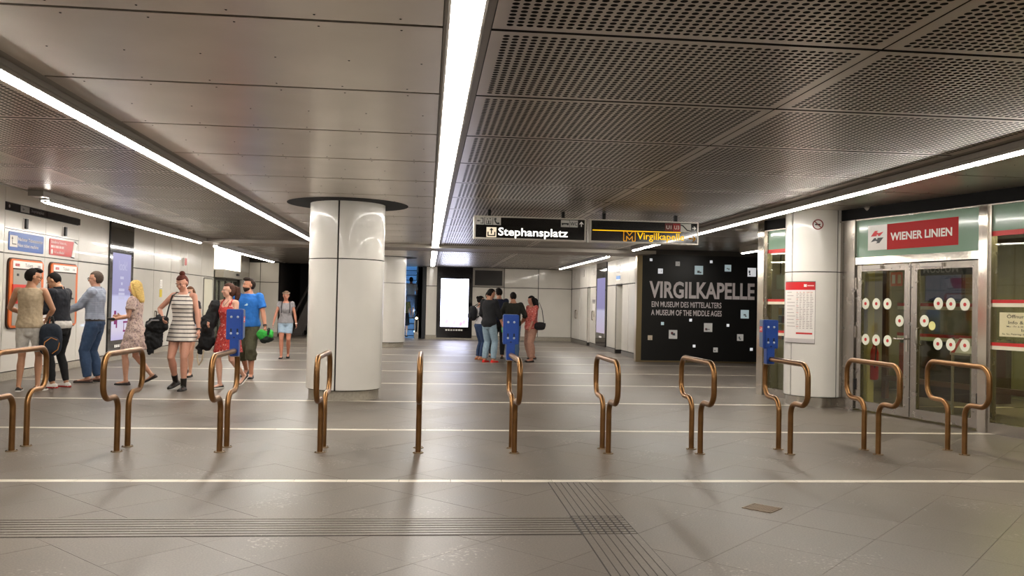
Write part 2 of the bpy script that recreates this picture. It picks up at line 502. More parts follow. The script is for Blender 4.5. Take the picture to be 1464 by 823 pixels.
# ------------------------------------------------------------------ fluorescent rows
def light_row(label, xc, z, spans, w=0.12, hous=(0.16, 0.05)):
    t = thing('light_strip', label, 'light', (xc, spans[0][0], z), 0, 'fluorescent light rows')
    y_ref = spans[0][0]
    for a, b in spans:
        MB().box(-hous[0] / 2, hous[0] / 2, a - y_ref, b - y_ref, 0.012, hous[1] + 0.012).box(-w / 2 - 0.016, -w / 2 - 0.003, a - y_ref, b - y_ref, -0.016, 0.012).box(w / 2 + 0.003, w / 2 + 0.016, a - y_ref, b - y_ref, -0.016, 0.012).build('housing', HOUSING, t)
        n = max(1, round((b - a) / PITCH_C)); L = (b - a) / n
        q = MB(); hw = w / 2
        prof = [(-hw, 0.014), (-hw, -0.008), (-hw * 0.72, -0.026), (-hw * 0.25, -0.034), (hw * 0.25, -0.034), (hw * 0.72, -0.026), (hw, -0.008), (hw, 0.014)]
        q.prism([(px_, 0.035, pz) for px_, pz in prof], (0, L - 0.07, 0))
        me = q.mesh('tube', TUBE if w < 0.13 else TUBE_WIDE)
        cap = MB()
        cap.prism([(px_ * 0.5, 0.0, pz * 0.55) for px_, pz in prof], (0, 0.034, 0))
        cme = cap.mesh('end_cap', mat('lamp_cap', 'b0a696', 0.4))
        for i in range(n):
            link('tube', me, t, (0, a - y_ref + i * L, 0))
            link('end_cap', cme, t, (0, a - y_ref + i * L, 0))
        link('end_cap', cme, t, (0, b - y_ref - 0.034, 0))
    return t
light_row('glaring fluorescent row running through the middle of the ceiling', 0.155, 2.815, [(-5.5, 20.95), (22.4, 32.0)], w=0.15, hous=(0.2, 0.03))
light_row('long fluorescent row left of the plain metal ceiling panels', -2.68, 2.80, [(-5.5, 20.95), (22.4, 32.0)], w=0.11)
light_row('long fluorescent row right of the perforated panels, towards the shop', 4.86, 2.785, [(-5.5, 19.9), (22.8, 31.2)], w=0.10)
wl = light_row('fluorescent row along the wall above the ticket machines', -5.39, 2.74, [(12.55, 20.75), (22.2, 30.3)], w=0.10)
MB().box(-0.1, 0.1, -0.3, 8.4, 0.03, 0.15).build('bulkhead', HOUSING, wl)
MB().box(-0.1, 0.1, 9.5, 18.2, 0.03, 0.15).build('bulkhead', HOUSING, wl)
sl = light_row('short fluorescent row high beside the black museum wall', 7.48, 2.78, [(18.3, 19.75)], w=0.10, hous=(0.16, 0.125))

# ------------------------------------------------------------------ walls
def wall_panel(parent, u0, u1, z0, z1, frame, gap=0.012, th=0.02, material=None, bev=0.004):
    """frame(u, d, z) -> world; d = how far the panel stands proud"""
    g = gap / 2; a0, a1, b0, b1 = u0 + g, u1 - g, z0 + g, z1 - g
    out = [frame(a0, 0, b0), frame(a1, 0, b0), frame(a1, 0, b1), frame(a0, 0, b1)]
    mid = [frame(a0, th - bev, b0), frame(a1, th - bev, b0), frame(a1, th - bev, b1), frame(a0, th - bev, b1)]
    top = [frame(a0 + bev, th, b0 + bev), frame(a1 - bev, th, b0 + bev), frame(a1 - bev, th, b1 - bev), frame(a0 + bev, th, b1 - bev)]
    q = MB().loft([out, mid, top])
    return q.build('wall_panel', material or ENAMEL, parent, weld=True)

XL = -6.85
wall_left = struct(MB().box(-7.1, XL - 0.02, -6, 28.15, 0, 3.24).box(-7.1, XL - 0.02, 28.15, 32.0, 2.85, 3.24).box(-7.1, XL - 0.02, 32.0, 33.7, 0, 3.24).build('wall_left', JOINT))
fl = lambda u, d, z: (XL - 0.02 + d, u, z)
YL = [-6, -4.6, -3.1, -1.6, -0.1, 1.4, 2.7, 4.17, 5.65, 7.13, 8.61, 10.09, 11.57, 13.05, 14.53, 16.01, 17.48, 19.07, 20.55, 22.13, 23.56, 24.34, 25.1, 26.62, 28.15]
for a, b in zip(YL[:-1], YL[1:]):
    if a in (14.53, 16.01):
        zs = [0.14, 2.09, 2.49, 2.79, 2.92, 3.19]
        for z0, z1 in zip(zs[:-1], zs[1:]):
            if z0 == 2.79: continue
            wall_panel(wall_left, a, b, z0, z1, fl, gap=0.016 if z0 < 2 else 0.01)
        continue
    if a == 19.07: continue
    wall_panel(wall_left, a, b, 0.14, 2.09, fl, gap=0.02)
    wall_panel(wall_left, a, b, 2.09, 3.19, fl, gap=0.02)
wall_panel(wall_left, 32.0, 33.6, 0.14, 3.19, fl)
bl = struct(MB().box(XL - 0.02, XL + 0.012, -6, 28.15, 0, 0.13).build('baseboard_left', PLINTH))

wall_front = struct(MB().box(-8.8, 12.8, -6.2, -6.0, 0, 3.5).build('wall_front', ENAMEL))
wall_right = struct(MB().box(12.6, 12.8, -6, 44, 0, 3.5).build('wall_right', ENAMEL))

YB = 33.5
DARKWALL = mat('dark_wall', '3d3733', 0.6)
wall_back = MB()
for x0, x1, z0 in ((-7.1, -5.72, 0), (-4.0, -1.35, 0), (-0.07, 5.9, 0)):
    wall_back.box(x0, x1, YB + 0.02, YB + 0.3, z0, 3.24)
wall_back.box(-5.72, -4.0, YB + 0.02, YB + 0.3, 2.84, 3.24)
wall_back = struct(wall_back.build('wall_back', JOINT))
fb = lambda u, d, z: (u, YB + 0.02 - d, z)
for x0, x1 in ((-6.85, -6.42), (-6.42, -5.72), (-4.0, -2.7), (-2.7, -1.35), (-0.07, 0.36), (1.74, 3.0), (3.0, 4.36), (4.36, 5.70)):
    wall_panel(wall_back, x0, x1, 0.15, 2.08, fb, gap=0.022)
    if x0 == 1.74: continue
    wall_panel(wall_back, x0, x1, 2.08, 2.84, fb, gap=0.022)
bbm = MB()
for x0, x1 in ((-6.85, -5.72), (-4.0, -1.35), (-0.07, 5.70)): bbm.box(x0, x1, YB - 0.02, YB + 0.02, 0, 0.15)
struct(bbm.build('baseboard_back', PLINTH))

# dark stairwell behind the left opening
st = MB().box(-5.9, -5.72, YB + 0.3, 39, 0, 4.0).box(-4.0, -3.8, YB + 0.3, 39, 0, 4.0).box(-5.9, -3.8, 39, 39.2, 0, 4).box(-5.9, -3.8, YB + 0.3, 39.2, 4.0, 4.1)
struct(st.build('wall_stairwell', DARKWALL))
es = thing('escalator', 'dark escalator rising to the right in the unlit opening at the far left', 'escalator', (-5.2, 35.2, 0))
ang = math.atan2(2.3, 1.15)
q = MB().prism([(-0.25, 0, 0), (0.15, 0, 0), (1.2, 0, 2.3), (1.2, 0, 2.75), (0.9, 0, 2.75)], (0, 0.08, 0))
q.build('balustrade', mat('escalator_dark', '4a4440', 0.3, 0.4), es)
MB().tube([(-0.3, 0.04, 0.75), (-0.12, 0.04, 0.95), (0.93, 0.04, 3.1)], 0.045, 8).build('handrail', mat('handrail_rubber', '4a443f', 0.4), es, smooth=True)
sme = MB().box(0, 0.13, 0.1, 1.2, 0, 0.2).mesh('step', mat('escalator_step', '3b3836', 0.5, 0.5))
for i in range(12):
    link('step', sme, es, (0.1 + i * 0.1, 0, i * 0.2))

# ------------------------------------------------------------------ far escalator, lit blue
BLUESTEP = mat('escalator_blue_step', '6f94b4', 0.35, 0.3)
ESCW = 0.62
es2 = thing('escalator', 'escalator with blue lit steps climbing away beyond the second column', 'escalator', (-0.84, YB + 0.9, 0))
sme = MB().box(-ESCW / 2, ESCW / 2, 0, 0.405, -0.25, 0.0).box(-ESCW / 2, ESCW / 2, -0.012, 0.0, -0.045, 0.0).box(-ESCW / 2, ESCW / 2, -0.02, 0.0, -0.205, -0.175, 1).mesh('step', [BLUESTEP, mat('step_gap', '1c2733', 0.6)])
for i in range(22):
    link('step', sme, es2, (0, i * 0.4, 0.03 + i * 0.235))
for sx in (-1, 1):
    x0 = sx * (ESCW / 2 + 0.03)
    q = MB().prism([(x0, -0.6, 0), (x0, 0.2, 0), (x0, 8.8, 5.0), (x0, 8.8, 6.0), (x0, 0.1, 0.95), (x0, -0.6, 0.8)], (sx * 0.16, 0, 0))
    q.build('balustrade', mat('escalator_dark', '4a4440', 0.3, 0.4), es2)
    MB().tube(fillet([(x0 + sx * 0.08, -0.55, 0.2), (x0 + sx * 0.08, -0.75, 0.6), (x0 + sx * 0.08, -0.5, 0.95), (x0 + sx * 0.08, 0.1, 1.02), (x0 + sx * 0.08, 8.8, 6.1)], 0.25, 5), 0.04, 8).build('handrail', BLACK, es2, smooth=True)
    MB().box(x0 + (0 if sx > 0 else -0.16), x0 + (0.16 if sx > 0 else 0), -0.62, -0.56, 0.0, 0.72).build('newel_plate', STEEL, es2)
lm = MB().ell((ESCW / 2 + 0.11, -0.66, 0.8), (0.05, 0.03, 0.05)).build('signal_lamp', emission('signal_lamp', 'fff0c8', 6.0), es2, smooth=True)
for sx in (-1, 1):
    for i in range(12):
        MB().box(sx * (ESCW / 2 + 0.025) - 0.006, sx * (ESCW / 2 + 0.025) + 0.006, i * 0.7 - 0.3, i * 0.7 + 0.2, 0.24 + i * 0.411, 0.29 + i * 0.411).build('added_skirt_light', emission('added_skirt_light', '9fd0ff', 30.0), es2)  # lamp strips added to brighten the steps
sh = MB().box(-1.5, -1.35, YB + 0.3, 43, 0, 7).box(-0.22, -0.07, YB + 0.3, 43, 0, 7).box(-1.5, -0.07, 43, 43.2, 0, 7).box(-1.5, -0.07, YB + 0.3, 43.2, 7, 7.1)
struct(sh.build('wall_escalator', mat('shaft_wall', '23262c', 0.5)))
ll = thing('added_shaft_light', 'row of bluish lamps added unseen above the far escalator', 'light', (-0.84, 36.5, 6.2))  # unseen lamps added to light the escalator
MB().box(-0.3, 0.3, -1.75, 4.05, 0.0, 0.06).build('housing', HOUSING, ll)
MB().box(-0.28, 0.28, -1.7, 4.0, -0.06, 0.0).build('lamp', emission('added_shaft_lamp', 'b8dcff', 90.0), ll)
MB().box(-0.5, -0.3, -1.8, 4.2, 0.0, 0.05).box(0.3, 0.42, -1.8, 4.2, 0.0, 0.05).build('bracket', HOUSING, ll)

# ------------------------------------------------------------------ wall on the right of the far hall
XR = 5.70
wall_far_right = struct(MB().box(XR + 0.02, XR + 0.8, 30.2, 33.6, 0, 3.24).box(XR + 0.02, XR + 0.8, 25.55, 29.6, 0, 3.24).box(XR + 0.02, XR + 0.8, 21.95, 24.65, 0, 3.24)
                        .box(XR + 0.02, XR + 0.8, 29.6, 30.2, 2.08, 3.24).box(XR + 0.02, XR + 0.8, 24.65, 25.55, 2.08, 3.24).box(XR + 0.5, XR + 0.8, 24.6, 30.3, 0, 3.2).build('wall_far_right', JOINT))
fr = lambda u, d, z: (XR + 0.02 - d, -u, z)
for a, b in ((31.6, 33.48), (30.2, 31.6), (28.45, 29.6), (25.55, 26.75), (23.85, 24.65), (22.95, 23.85), (22.0, 22.95)):
    wall_panel(wall_far_right, -b, -a, 0.14, 2.08, fr, gap=0.03)
    wall_panel(wall_far_right, -b, -a, 2.08, 3.2, fr, gap=0.03)
for a, b in ((29.6, 30.2), (24.65, 25.55)):
    wall_panel(wall_far_right, -b, -a, 2.1, 3.2, fr)
    MB().box(XR + 0.45, XR + 0.49, a, b, 0.12, 2.07).build('niche_panel', ENAMEL, wall_far_right)
    MB().box(XR + 0.03, XR + 0.45, b - 0.03, b - 0.005, 0.12, 2.07).build('niche_side', ENAMEL, wall_far_right)
struct(MB().box(XR + 0.0, XR + 0.02, 25.55, 29.6, 0, 0.13).box(XR, XR + 0.02, 30.2, 33.5, 0, 0.13).box(XR, XR + 0.02, 22.0, 24.65, 0, 0.13).build('baseboard_far_right', mat('dark_plinth', '6d675e', 0.5)))
# ------------------------------------------------------------------ columns
COLW = mat('column_enamel', 'd6d2ca', 0.26, 0.0, var=0.02, vscale=2, coat=0.3)
def column(label, x, y, r, seam_deg, plinth_mat, collar=0.883, zj=2.02, zb=0.14):
    t = thing('column', label, 'column', (x, y, 0), 0, 'round clad columns')
    MB().lathe([(0, 0), (r * 0.93, 0), (r * 0.93, zb), (r * 0.9, zb)], n=48).build('plinth', plinth_mat, t, smooth=True)
    MB().lathe([(r * 0.965, zb), (r * 0.965, 3.3)], n=48).build('core', JOINT, t, smooth=True)
    g = 0.012
    for k in range(4):
        a0 = math.radians(seam_deg + 90 * k) + g / r; a1 = math.radians(seam_deg + 90 * (k + 1)) - g / r
        for z0, z1 in ((zb + 0.01, zj - 0.006), (zj + 0.006, 3.25)):
            q = MB(); e = 0.004
            q.lathe([(r * 0.965, z0), (r - e, z0), (r, z0 + e), (r, z1 - e), (r - e, z1), (r * 0.965, z1)], n=24, a0=a0, a1=a1)
            for a in (a0, a1):
                c, s_ = math.cos(a), math.sin(a)
                q.poly([(r * 0.965 * c, r * 0.965 * s_, z0), (r * c, r * s_, z0), (r * c, r * s_, z1), (r * 0.965 * c, r * 0.965 * s_, z1)])
            q.build('cladding_panel', COLW, t, smooth=True)
    if collar:
        MB().lathe([(r * 0.96, CEIL - 0.006), (collar, CEIL - 0.006), (collar, CEIL + 0.002)], n=56).build('dark_hole_ring', PLENUM, t)  # flat black ring painted for the shade inside the ceiling hole
    return t
column('stout white clad column nearest the walking people', -1.203, 12.78, 0.546, -90 - 8.2, PLINTH)
column('white clad column standing behind the nearest stout column', -1.25, 27.5, 0.546, -90 - 16, PLINTH)
c3 = column('white clad column with a timetable beside the shop doors', 5.907, 12.505, 0.455, -164, STEEL, collar=None, zj=2.0, zb=0.14)
# timetable sheet curved round the third column
tt = thing('timetable_poster', 'red and white timetable poster fixed round the column', 'poster', (5.907, 12.505, 0.93))
cd = math.degrees(math.atan2(-12.505, -5.907)) + 360        # direction towards the camera
aL, aR = math.radians(cd - 70), math.radians(cd - 0.5)
def band(z0, z1, rr, m, name, a0=None, a1=None):
    a0 = aL if a0 is None else a0; a1 = aR if a1 is None else a1
    return MB().lathe([(rr - 0.004, z0), (rr, z0), (rr, z1), (rr - 0.004, z1)], n=16, a0=a0, a1=a1).build(name, m, tt, smooth=True)
band(0, 0.93, 0.462, mat('poster_frame', '6b6660', 0.4), 'frame')
band(0.012, 0.918, 0.4645, mat('poster_paper', 'e4ded8', 0.35), 'sheet', aL + 0.01, aR - 0.012)
band(0.80, 0.918, 0.4655, RED, 'red_header', aL + 0.01, aR - 0.012)
band(0.14, 0.165, 0.4655, RED, 'red_footer', aR - 0.62, aR - 0.08)
band(0.012, 0.075, 0.4655, mat('poster_grey', 'bdb6b4', 0.4), 'grey_footer', aL + 0.01, aR - 0.012)
band(0.845, 0.885, 0.4665, WHITE, 'logo_square', aR - 0.36, aR - 0.27)
band(0.855, 0.872, 0.4665, mat('poster_pale_print', 'e3a9a6', 0.5), 'logo_lettering', aR - 0.25, aR - 0.05)
PRINT = mat('poster_print', 'a59a96', 0.5); REDP = mat('poster_red_print', 'c98a84', 0.5)
q = MB(); q2 = MB()
for i in range(22):
    z = 0.76 - i * 0.0255
    for c in range(5):
        a = aR - 0.62 + c * 0.115
        tgt = q2 if (c == 0 and i % 4 == 0) or i == 0 else q
        tgt.lathe([(0.4656, z), (0.4656, z + 0.009)], n=3, a0=a, a1=a + rnd.uniform(0.05, 0.1))
    if i % 2 == 0: q.lathe([(0.4656, z), (0.4656, z + 0.008)], n=3, a0=aL + 0.15, a1=aL + 0.15 + rnd.uniform(0.2, 0.42))
tag(q.build('printed_lines', PRINT, tt), kind='stuff'); tag(q2.build('printed_lines', REDP, tt), kind='stuff')
tt['kind'] = 'thing'
# no smoking sticker high on that column
ns = thing('no_smoking_sticker', 'round no-smoking sticker high on the column by the shop', 'sticker', (5.907, 12.505, 2.70))
aN = math.radians(cd + 2)
cN = Vector((math.cos(aN), math.sin(aN), 0)) * 0.46; tN = Vector((-math.sin(aN), math.cos(aN), 0))
def ring_on(c, u, v, r0, r1, n=24):
    q = MB()
    for i in range(n):
        a, b = 2 * math.pi * i / n, 2 * math.pi * (i + 1) / n
        q.poly([c + (u * math.cos(a) + v * math.sin(a)) * r0, c + (u * math.cos(a) + v * math.sin(a)) * r1, c + (u * math.cos(b) + v * math.sin(b)) * r1, c + (u * math.cos(b) + v * math.sin(b)) * r0])
    return q
DKRED = mat('sticker_red', '7a2320', 0.5)
U3 = Vector((0, 0, 1))
sx = -tN
rg = ring_on(cN + cN.normalized() * 0.006, tN, U3, 0.062, 0.078).build('ring', DKRED, ns)
MB().poly([cN + cN.normalized() * 0.008 + tN * a + U3 * b for a, b in ((-0.05, 0.06), (-0.06, 0.05), (0.05, -0.06), (0.06, -0.05))]).build('slash', DKRED, ns)
MB().prism([cN + cN.normalized() * 0.007 + tN * a + U3 * b for a, b in ((-0.04, -0.01), (0.035, -0.01), (0.035, 0.01), (-0.04, 0.01))], cN.normalized() * 0.0005).build('cigarette', BLACK, ns)

# ------------------------------------------------------------------ bronze barrier loops
prof = [(0.14, 0), (0.14, 0.51), (0.515, 0.51), (0.515, 0.905), (-0.515, 0.905), (-0.515, 0.51), (-0.14, 0.51), (-0.14, 0)]
path = fillet([(0, y, z) for y, z in prof], [0.12, 0.13, 0.13, 0.13, 0.13, 0.12], 8)
loop_me = MB().tube(path, 0.0262, 14).mesh('tube', BRONZE, smooth=True)
fl_me = MB().lathe([(0.0265, 0.008), (0.05, 0.008), (0.052, 0.0)], n=16).mesh('foot_plate', mat('bronze_plate', '7d6a52', 0.5, 0.7))
bolt_me = MB().lathe([(0.006, 0.0), (0.006, 0.006), (0, 0.007)], n=6).mesh('screw', mat('dark_screw', '2b2722', 0.5, 0.5))
ords = ['first', 'second', 'third', 'fourth', 'fifth', 'sixth', 'seventh', 'eighth', 'ninth', 'tenth', 'eleventh']
BX0, BS, BY = -3.712, 0.9137, 8.268
for i in range(11):
    extra = {2: ' before the girl in red', 5: ' carrying the middle blue validator', 8: ' carrying a blue validator beside the column', 4: ' seen exactly edge-on', 0: ' cut by the picture edge', 10: ' nearest the glass shop doors'}.get(i, '')
    t = thing('barrier_loop', f'{ords[i]} bronze tubular barrier loop from the left' + extra, 'barrier', (BX0 + BS * i, BY, 0), 0, 'bronze barrier loops in a row')
    link('tube', loop_me, t)
    for sy in (-1, 1):
        p = link('foot_plate', fl_me, t, (0, sy * 0.14, 0))
        for a in (0.6, 3.7):
            link('screw', bolt_me, p, (0.042 * math.cos(a), 0.042 * math.sin(a), 0.006))

# ------------------------------------------------------------------ blue ticket validators on three loops
VBLUE = mat('validator_blue', '1a4496', 0.35, var=0.05, vscale=20)
VSIDE = mat('validator_grey_blue', '5d6f92', 0.4)
for i, lab in ((2, 'blue ticket validator box in front of the girl in the red dress'), (5, 'blue ticket validator box in front of the group of people'), (8, 'blue ticket validator box left of the column with the timetable')):
    t = thing('ticket_validator', lab, 'validator', (BX0 + BS * i - 0.005, 8.66, 0.93), 0, 'blue ticket validators')
    MB().box(-0.081, 0.081, -0.03, 0.0, 0.085, 0.385).build('back_plate', VBLUE, t, bevel=0.006)
    MB().box(-0.076, 0.076, 0.0, 0.10, 0.095, 0.388).build('housing', [VSIDE], t, bevel=0.008)
    MB().box(-0.058, 0.058, -0.036, -0.029, 0.1, 0.36).build('cover_plate', VBLUE, t, bevel=0.002)
    MB().box(-0.043, 0.043, -0.034, 0.05, -0.075, 0.10).build('neck', VBLUE, t, bevel=0.005)
    bm_ = MB().lathe([(0.0, -0.0), (0.012, 0.0), (0.011, 0.006), (0.006, 0.008), (0, 0.008)], n=12)
    bm_.v = [(x, -0.036 - z, y) for x, y, z in bm_.v]
    bme = bm_.mesh('bolt', mat('zinc_bolt', 'b9c2d0', 0.35, 0.6), smooth=True)
    for bx in (-0.031, 0.031):
        for bz in (0.31, 0.148): link('bolt', bme, t, (bx, 0, bz))
        MB().box(bx - 0.008, bx + 0.008, -0.0375, -0.035, 0.155, 0.195).build('slot', mat('slot_dark', '101c38', 0.6), t)
    MB().box(-0.008, 0.008, -0.0375, -0.035, 0.103, 0.113).build('slot', BLACK, t)
    for sx_ in (-1, 1):
        st_ = MB().box(sx_ * 0.0765 - 0.0008, sx_ * 0.0765 + 0.0008, 0.012, 0.085, 0.255, 0.315).build('red_sticker', mat('sticker_bright_red', 'd8352f', 0.4), t)
        MB().box(sx_ * 0.0775 - 0.0005, sx_ * 0.0775 + 0.0008, 0.02, 0.075, 0.275, 0.283).box(sx_ * 0.0775 - 0.0005, sx_ * 0.0775 + 0.0008, 0.02, 0.06, 0.292, 0.3).build('sticker_print', WHITE, st_)
    MB().box(-0.04, 0.04, -0.029, 0.045, -0.083, -0.0755).build('clamp', STEEL, t)

# ------------------------------------------------------------------ hanging direction signs
SIGNF = mat('sign_frame', 'c9c3b8', 0.4, 0.4)
SIGNBK = mat('sign_face_dark', '0a0808', 0.12, coat=0.4)
SIGNBR = mat('sign_face_brown', '1c0c08', 0.12, coat=0.4)
LIT = emission('lit_letters', 'fffaf0', 2.6)
LITY = emission('lit_yellow', 'ffc21a', 1.25)
PICT = mat('pictogram_tile', 'b4b0a8', 0.4, emit=0.12)
YS = 12.8
X, U = (1, 0, 0), (0, 0, 1)
def sign_box(label, x0, x1, z0, z1, face):
    t = thing('hanging_sign', label, 'sign', ((x0 + x1) / 2, YS, z0), 0, 'hanging direction signs')
    w, h = x1 - x0, z1 - z0
    MB().box(-w / 2, w / 2, 0.0, 0.16, 0, h).build('case', SIGNF, t, bevel=0.006)
    f = MB().box(-w / 2, w / 2, -0.012, 0, 0, 0.022).box(-w / 2, w / 2, -0.012, 0, h - 0.02, h).box(-w / 2, -w / 2 + 0.03, -0.012, 0, 0.022, h - 0.02).box(w / 2 - 0.02, w / 2, -0.012, 0, 0.022, h - 0.02)
    f.build('bezel', SIGNF, t)
    MB().box(-w / 2 + 0.03, w / 2 - 0.02, -0.006, 0, 0.022, h - 0.02).build('face', face, t)
    for rx in (-w * 0.36, w * 0.3):
        MB().box(rx - 0.022, rx + 0.022, 0.05, 0.11, h, CEIL - z0).build('hanger', BLACK, t)
    return t, w, h
t, w, h = sign_box('black hanging sign with glowing white lettering Stephansplatz', 0.663, 2.375, 2.40, 2.75, SIGNBK)
F0 = -0.0065
def icon_tile(t, x0, x1, z0, z1, m=PICT, y=F0, name='pictogram'):
    return MB().box(x0, x1, y - 0.002, y, z0, z1).build(name, m, t)
L = -w / 2
yi = F0 - 0.0035
BLK = BLACK
def ipoly(parent, pts, m=BLK, y=None, name='symbol'):
    yy = (yi if y is None else y)
    return MB().prism([(x, yy, z) for x, z in pts], (0, -0.001, 0)).build(name, m, parent)
# three pictograms top left
a = icon_tile(t, L + 0.035, L + 0.16, h - 0.135, h - 0.022)
ipoly(a, [(L + 0.045, h - 0.078), (L + 0.07, h - 0.062), (L + 0.07, h - 0.072), (L + 0.1, h - 0.072), (L + 0.1, h - 0.084), (L + 0.07, h - 0.084), (L + 0.07, h - 0.094)])
ipoly(a, [(L + 0.1, h - 0.035), (L + 0.145, h - 0.035), (L + 0.145, h - 0.12), (L + 0.1, h - 0.12), (L + 0.1, h - 0.11), (L + 0.135, h - 0.11), (L + 0.135, h - 0.045), (L + 0.1, h - 0.045)])
a = icon_tile(t, L + 0.168, L + 0.285, h - 0.135, h - 0.022)
ipoly(a, [(L + 0.19, h - 0.125), (L + 0.262, h - 0.125), (L + 0.262, h - 0.07), (L + 0.254, h - 0.07), (L + 0.254, h - 0.117), (L + 0.198, h - 0.117), (L + 0.198, h - 0.07), (L + 0.19, h - 0.07)])
ipoly(a, [(L + 0.218, h - 0.115), (L + 0.234, h - 0.115), (L + 0.234, h - 0.07), (L + 0.218, h - 0.07)])
ipoly(a, [(L + 0.19, h - 0.055), (L + 0.205, h - 0.035), (L + 0.22, h - 0.055)]); ipoly(a, [(L + 0.232, h - 0.035), (L + 0.262, h - 0.035), (L + 0.247, h - 0.055)])
a = icon_tile(t, L + 0.293, L + 0.41, h - 0.135, h - 0.022)
hp = [(L + 0.32 + 0.07 * (1 - math.cos(q_)) * 0.6 , h - 0.04 - 0.075 * math.sin(q_)) for q_ in [0.0, .3, .6, .9, 1.2, 1.5]]
MB().tube([(x, yi, z) for x, z in hp], 0.010, 6).build('symbol', BLK, a)
ipoly(a, [(L + 0.308, h - 0.032), (L + 0.342, h - 0.03), (L + 0.342, h - 0.055), (L + 0.31, h - 0.06)]); ipoly(a, [(L + 0.352, h - 0.1), (L + 0.385, h - 0.095), (L + 0.39, h - 0.125), (L + 0.352, h - 0.125)])
# pictograms top right
Rr = w / 2
a = icon_tile(t, Rr - 0.385, Rr - 0.255, h - 0.135, h - 0.03)
ipoly(a, [(Rr - 0.375, h - 0.095), (Rr - 0.265, h - 0.095), (Rr - 0.265, h - 0.075), (Rr - 0.375, h - 0.075)]); ipoly(a, [(Rr - 0.37, h - 0.107), (Rr - 0.35, h - 0.107), (Rr - 0.35, h - 0.095), (Rr - 0.37, h - 0.095)]); ipoly(a, [(Rr - 0.29, h - 0.107), (Rr - 0.27, h - 0.107), (Rr - 0.27, h - 0.095), (Rr - 0.29, h - 0.095)])
a = icon_tile(t, Rr - 0.25, Rr - 0.125, h - 0.135, h - 0.03)
text('symbol', 'WC', BLK, a, (Rr - 0.243, yi, h - 0.11), X, U, 0.058, 0.11, bold=0.01)
a = icon_tile(t, Rr - 0.122, Rr - 0.022, h - 0.135, h - 0.03, SIGNBK)
ipoly(a, [(Rr - 0.105, h - 0.085), (Rr - 0.07, h - 0.045), (Rr - 0.035, h - 0.085), (Rr - 0.05, h - 0.088), (Rr - 0.064, h - 0.072), (Rr - 0.064, h - 0.125), (Rr - 0.076, h - 0.125), (Rr - 0.076, h - 0.072), (Rr - 0.09, h - 0.088)], mat('arrow_pale', 'd8d4cc', 0.5, emit=0.2))
# exit pictogram and lettering
a = MB().box(L + 0.195, L + 0.345, F0 - 0.002, F0, 0.03, 0.18).build('pictogram', emission('lit_tile', 'ffe9c8', 1.0), t)
ipoly(a, [(L + 0.21, 0.045), (L + 0.33, 0.045), (L + 0.33, 0.11), (L + 0.312, 0.11), (L + 0.312, 0.062), (L + 0.228, 0.062), (L + 0.228, 0.11), (L + 0.21, 0.11)])
ipoly(a, [(L + 0.261, 0.08), (L + 0.279, 0.08), (L + 0.279, 0.135), (L + 0.3, 0.135), (L + 0.27, 0.17), (L + 0.24, 0.135), (L + 0.261, 0.135)])
text('lettering', 'Stephansplatz', LIT, t, (L + 0.375, F0, 0.062), X, U, 0.125, 1.06, bold=0.013)

t, w, h = sign_box('black hanging sign with glowing yellow lettering Virgilkapelle', 2.43, 4.14, 2.40, 2.75, SIGNBK)
L, Rr = -w / 2, w / 2
MB().box(L + 0.03, Rr - 0.02, F0 - 0.001, F0, 0.022, 0.178).build('lower_face', SIGNBR, t)
MB().box(L + 0.05, Rr - 0.28, F0 - 0.002, F0, 0.176, 0.19).build('glowing_line', LITY, t)
for x0, s_ in ((Rr - 0.53, 'U1'), (Rr - 0.405, 'U3')):
    a = icon_tile(t, x0, x0 + 0.118, h - 0.15, h - 0.03, mat('line_tile_dark', '5e1410', 0.4, emit=0.06) if s_ == 'U1' else mat('line_tile_red', '8e1c17', 0.4, emit=0.1), name='line_tile')
    text('symbol', s_, mat('tile_letter', 'cfc0b4', 0.5, emit=0.15), a, (x0 + 0.02, yi, h - 0.118), X, U, 0.06, 0.078, bold=0.008)
a = icon_tile(t, Rr - 0.285, Rr - 0.12, h - 0.16, h - 0.03, PICT)
MB().tube([(Rr - 0.285, yi - 0.001, h - 0.05), (Rr - 0.25, yi - 0.001, h - 0.06), (Rr - 0.18, yi - 0.001, h - 0.13), (Rr - 0.12, yi - 0.001, h - 0.14)], 0.008, 6).build('symbol', BLK, a)
a = icon_tile(t, Rr - 0.118, Rr - 0.022, h - 0.16, h - 0.03, SIGNBK)
ipoly(a, [(Rr - 0.1, h - 0.102), (Rr - 0.1, h - 0.09), (Rr - 0.062, h - 0.09), (Rr - 0.076, h - 0.072), (Rr - 0.07, h - 0.065), (Rr - 0.04, h - 0.096), (Rr - 0.07, h - 0.127), (Rr - 0.076, h - 0.12), (Rr - 0.062, h - 0.102)], mat('arrow_pale', 'd8d4cc', 0.5, emit=0.2))
# M emblem: outlined letter
mx0, mz0 = Rr - 1.175, 0.03
mm = MB()
def bar(q, x0, z0, x1, z1, wd=0.012):
    d = Vector((x1 - x0, 0, z1 - z0)).normalized(); n_ = Vector((-d.z, 0, d.x)) * wd / 2
    p0, p1 = Vector((mx0 + x0, F0, mz0 + z0)), Vector((mx0 + x1, F0, mz0 + z1))
    q.prism([p0 - n_, p1 - n_, p1 + n_, p0 + n_], (0, -0.003, 0))
pts = [(0, 0), (0, .145), (.045, .145), (.09, .085), (.135, .145), (.18, .145), (.18, 0), (.135, 0), (.135, .075), (.09, .02), (.045, .075), (.045, 0), (0, 0)]
for (x0, z0), (x1, z1) in zip(pts[:-1], pts[1:]): bar(mm, x0, z0, x1, z1)
mm.build('emblem', emission('lit_orange', 'e09a22', 0.8), t)
text('lettering', 'Virgilkapelle', LITY, t, (Rr - 0.965, F0, 0.062), X, U, 0.11, 0.74, bold=0.008)
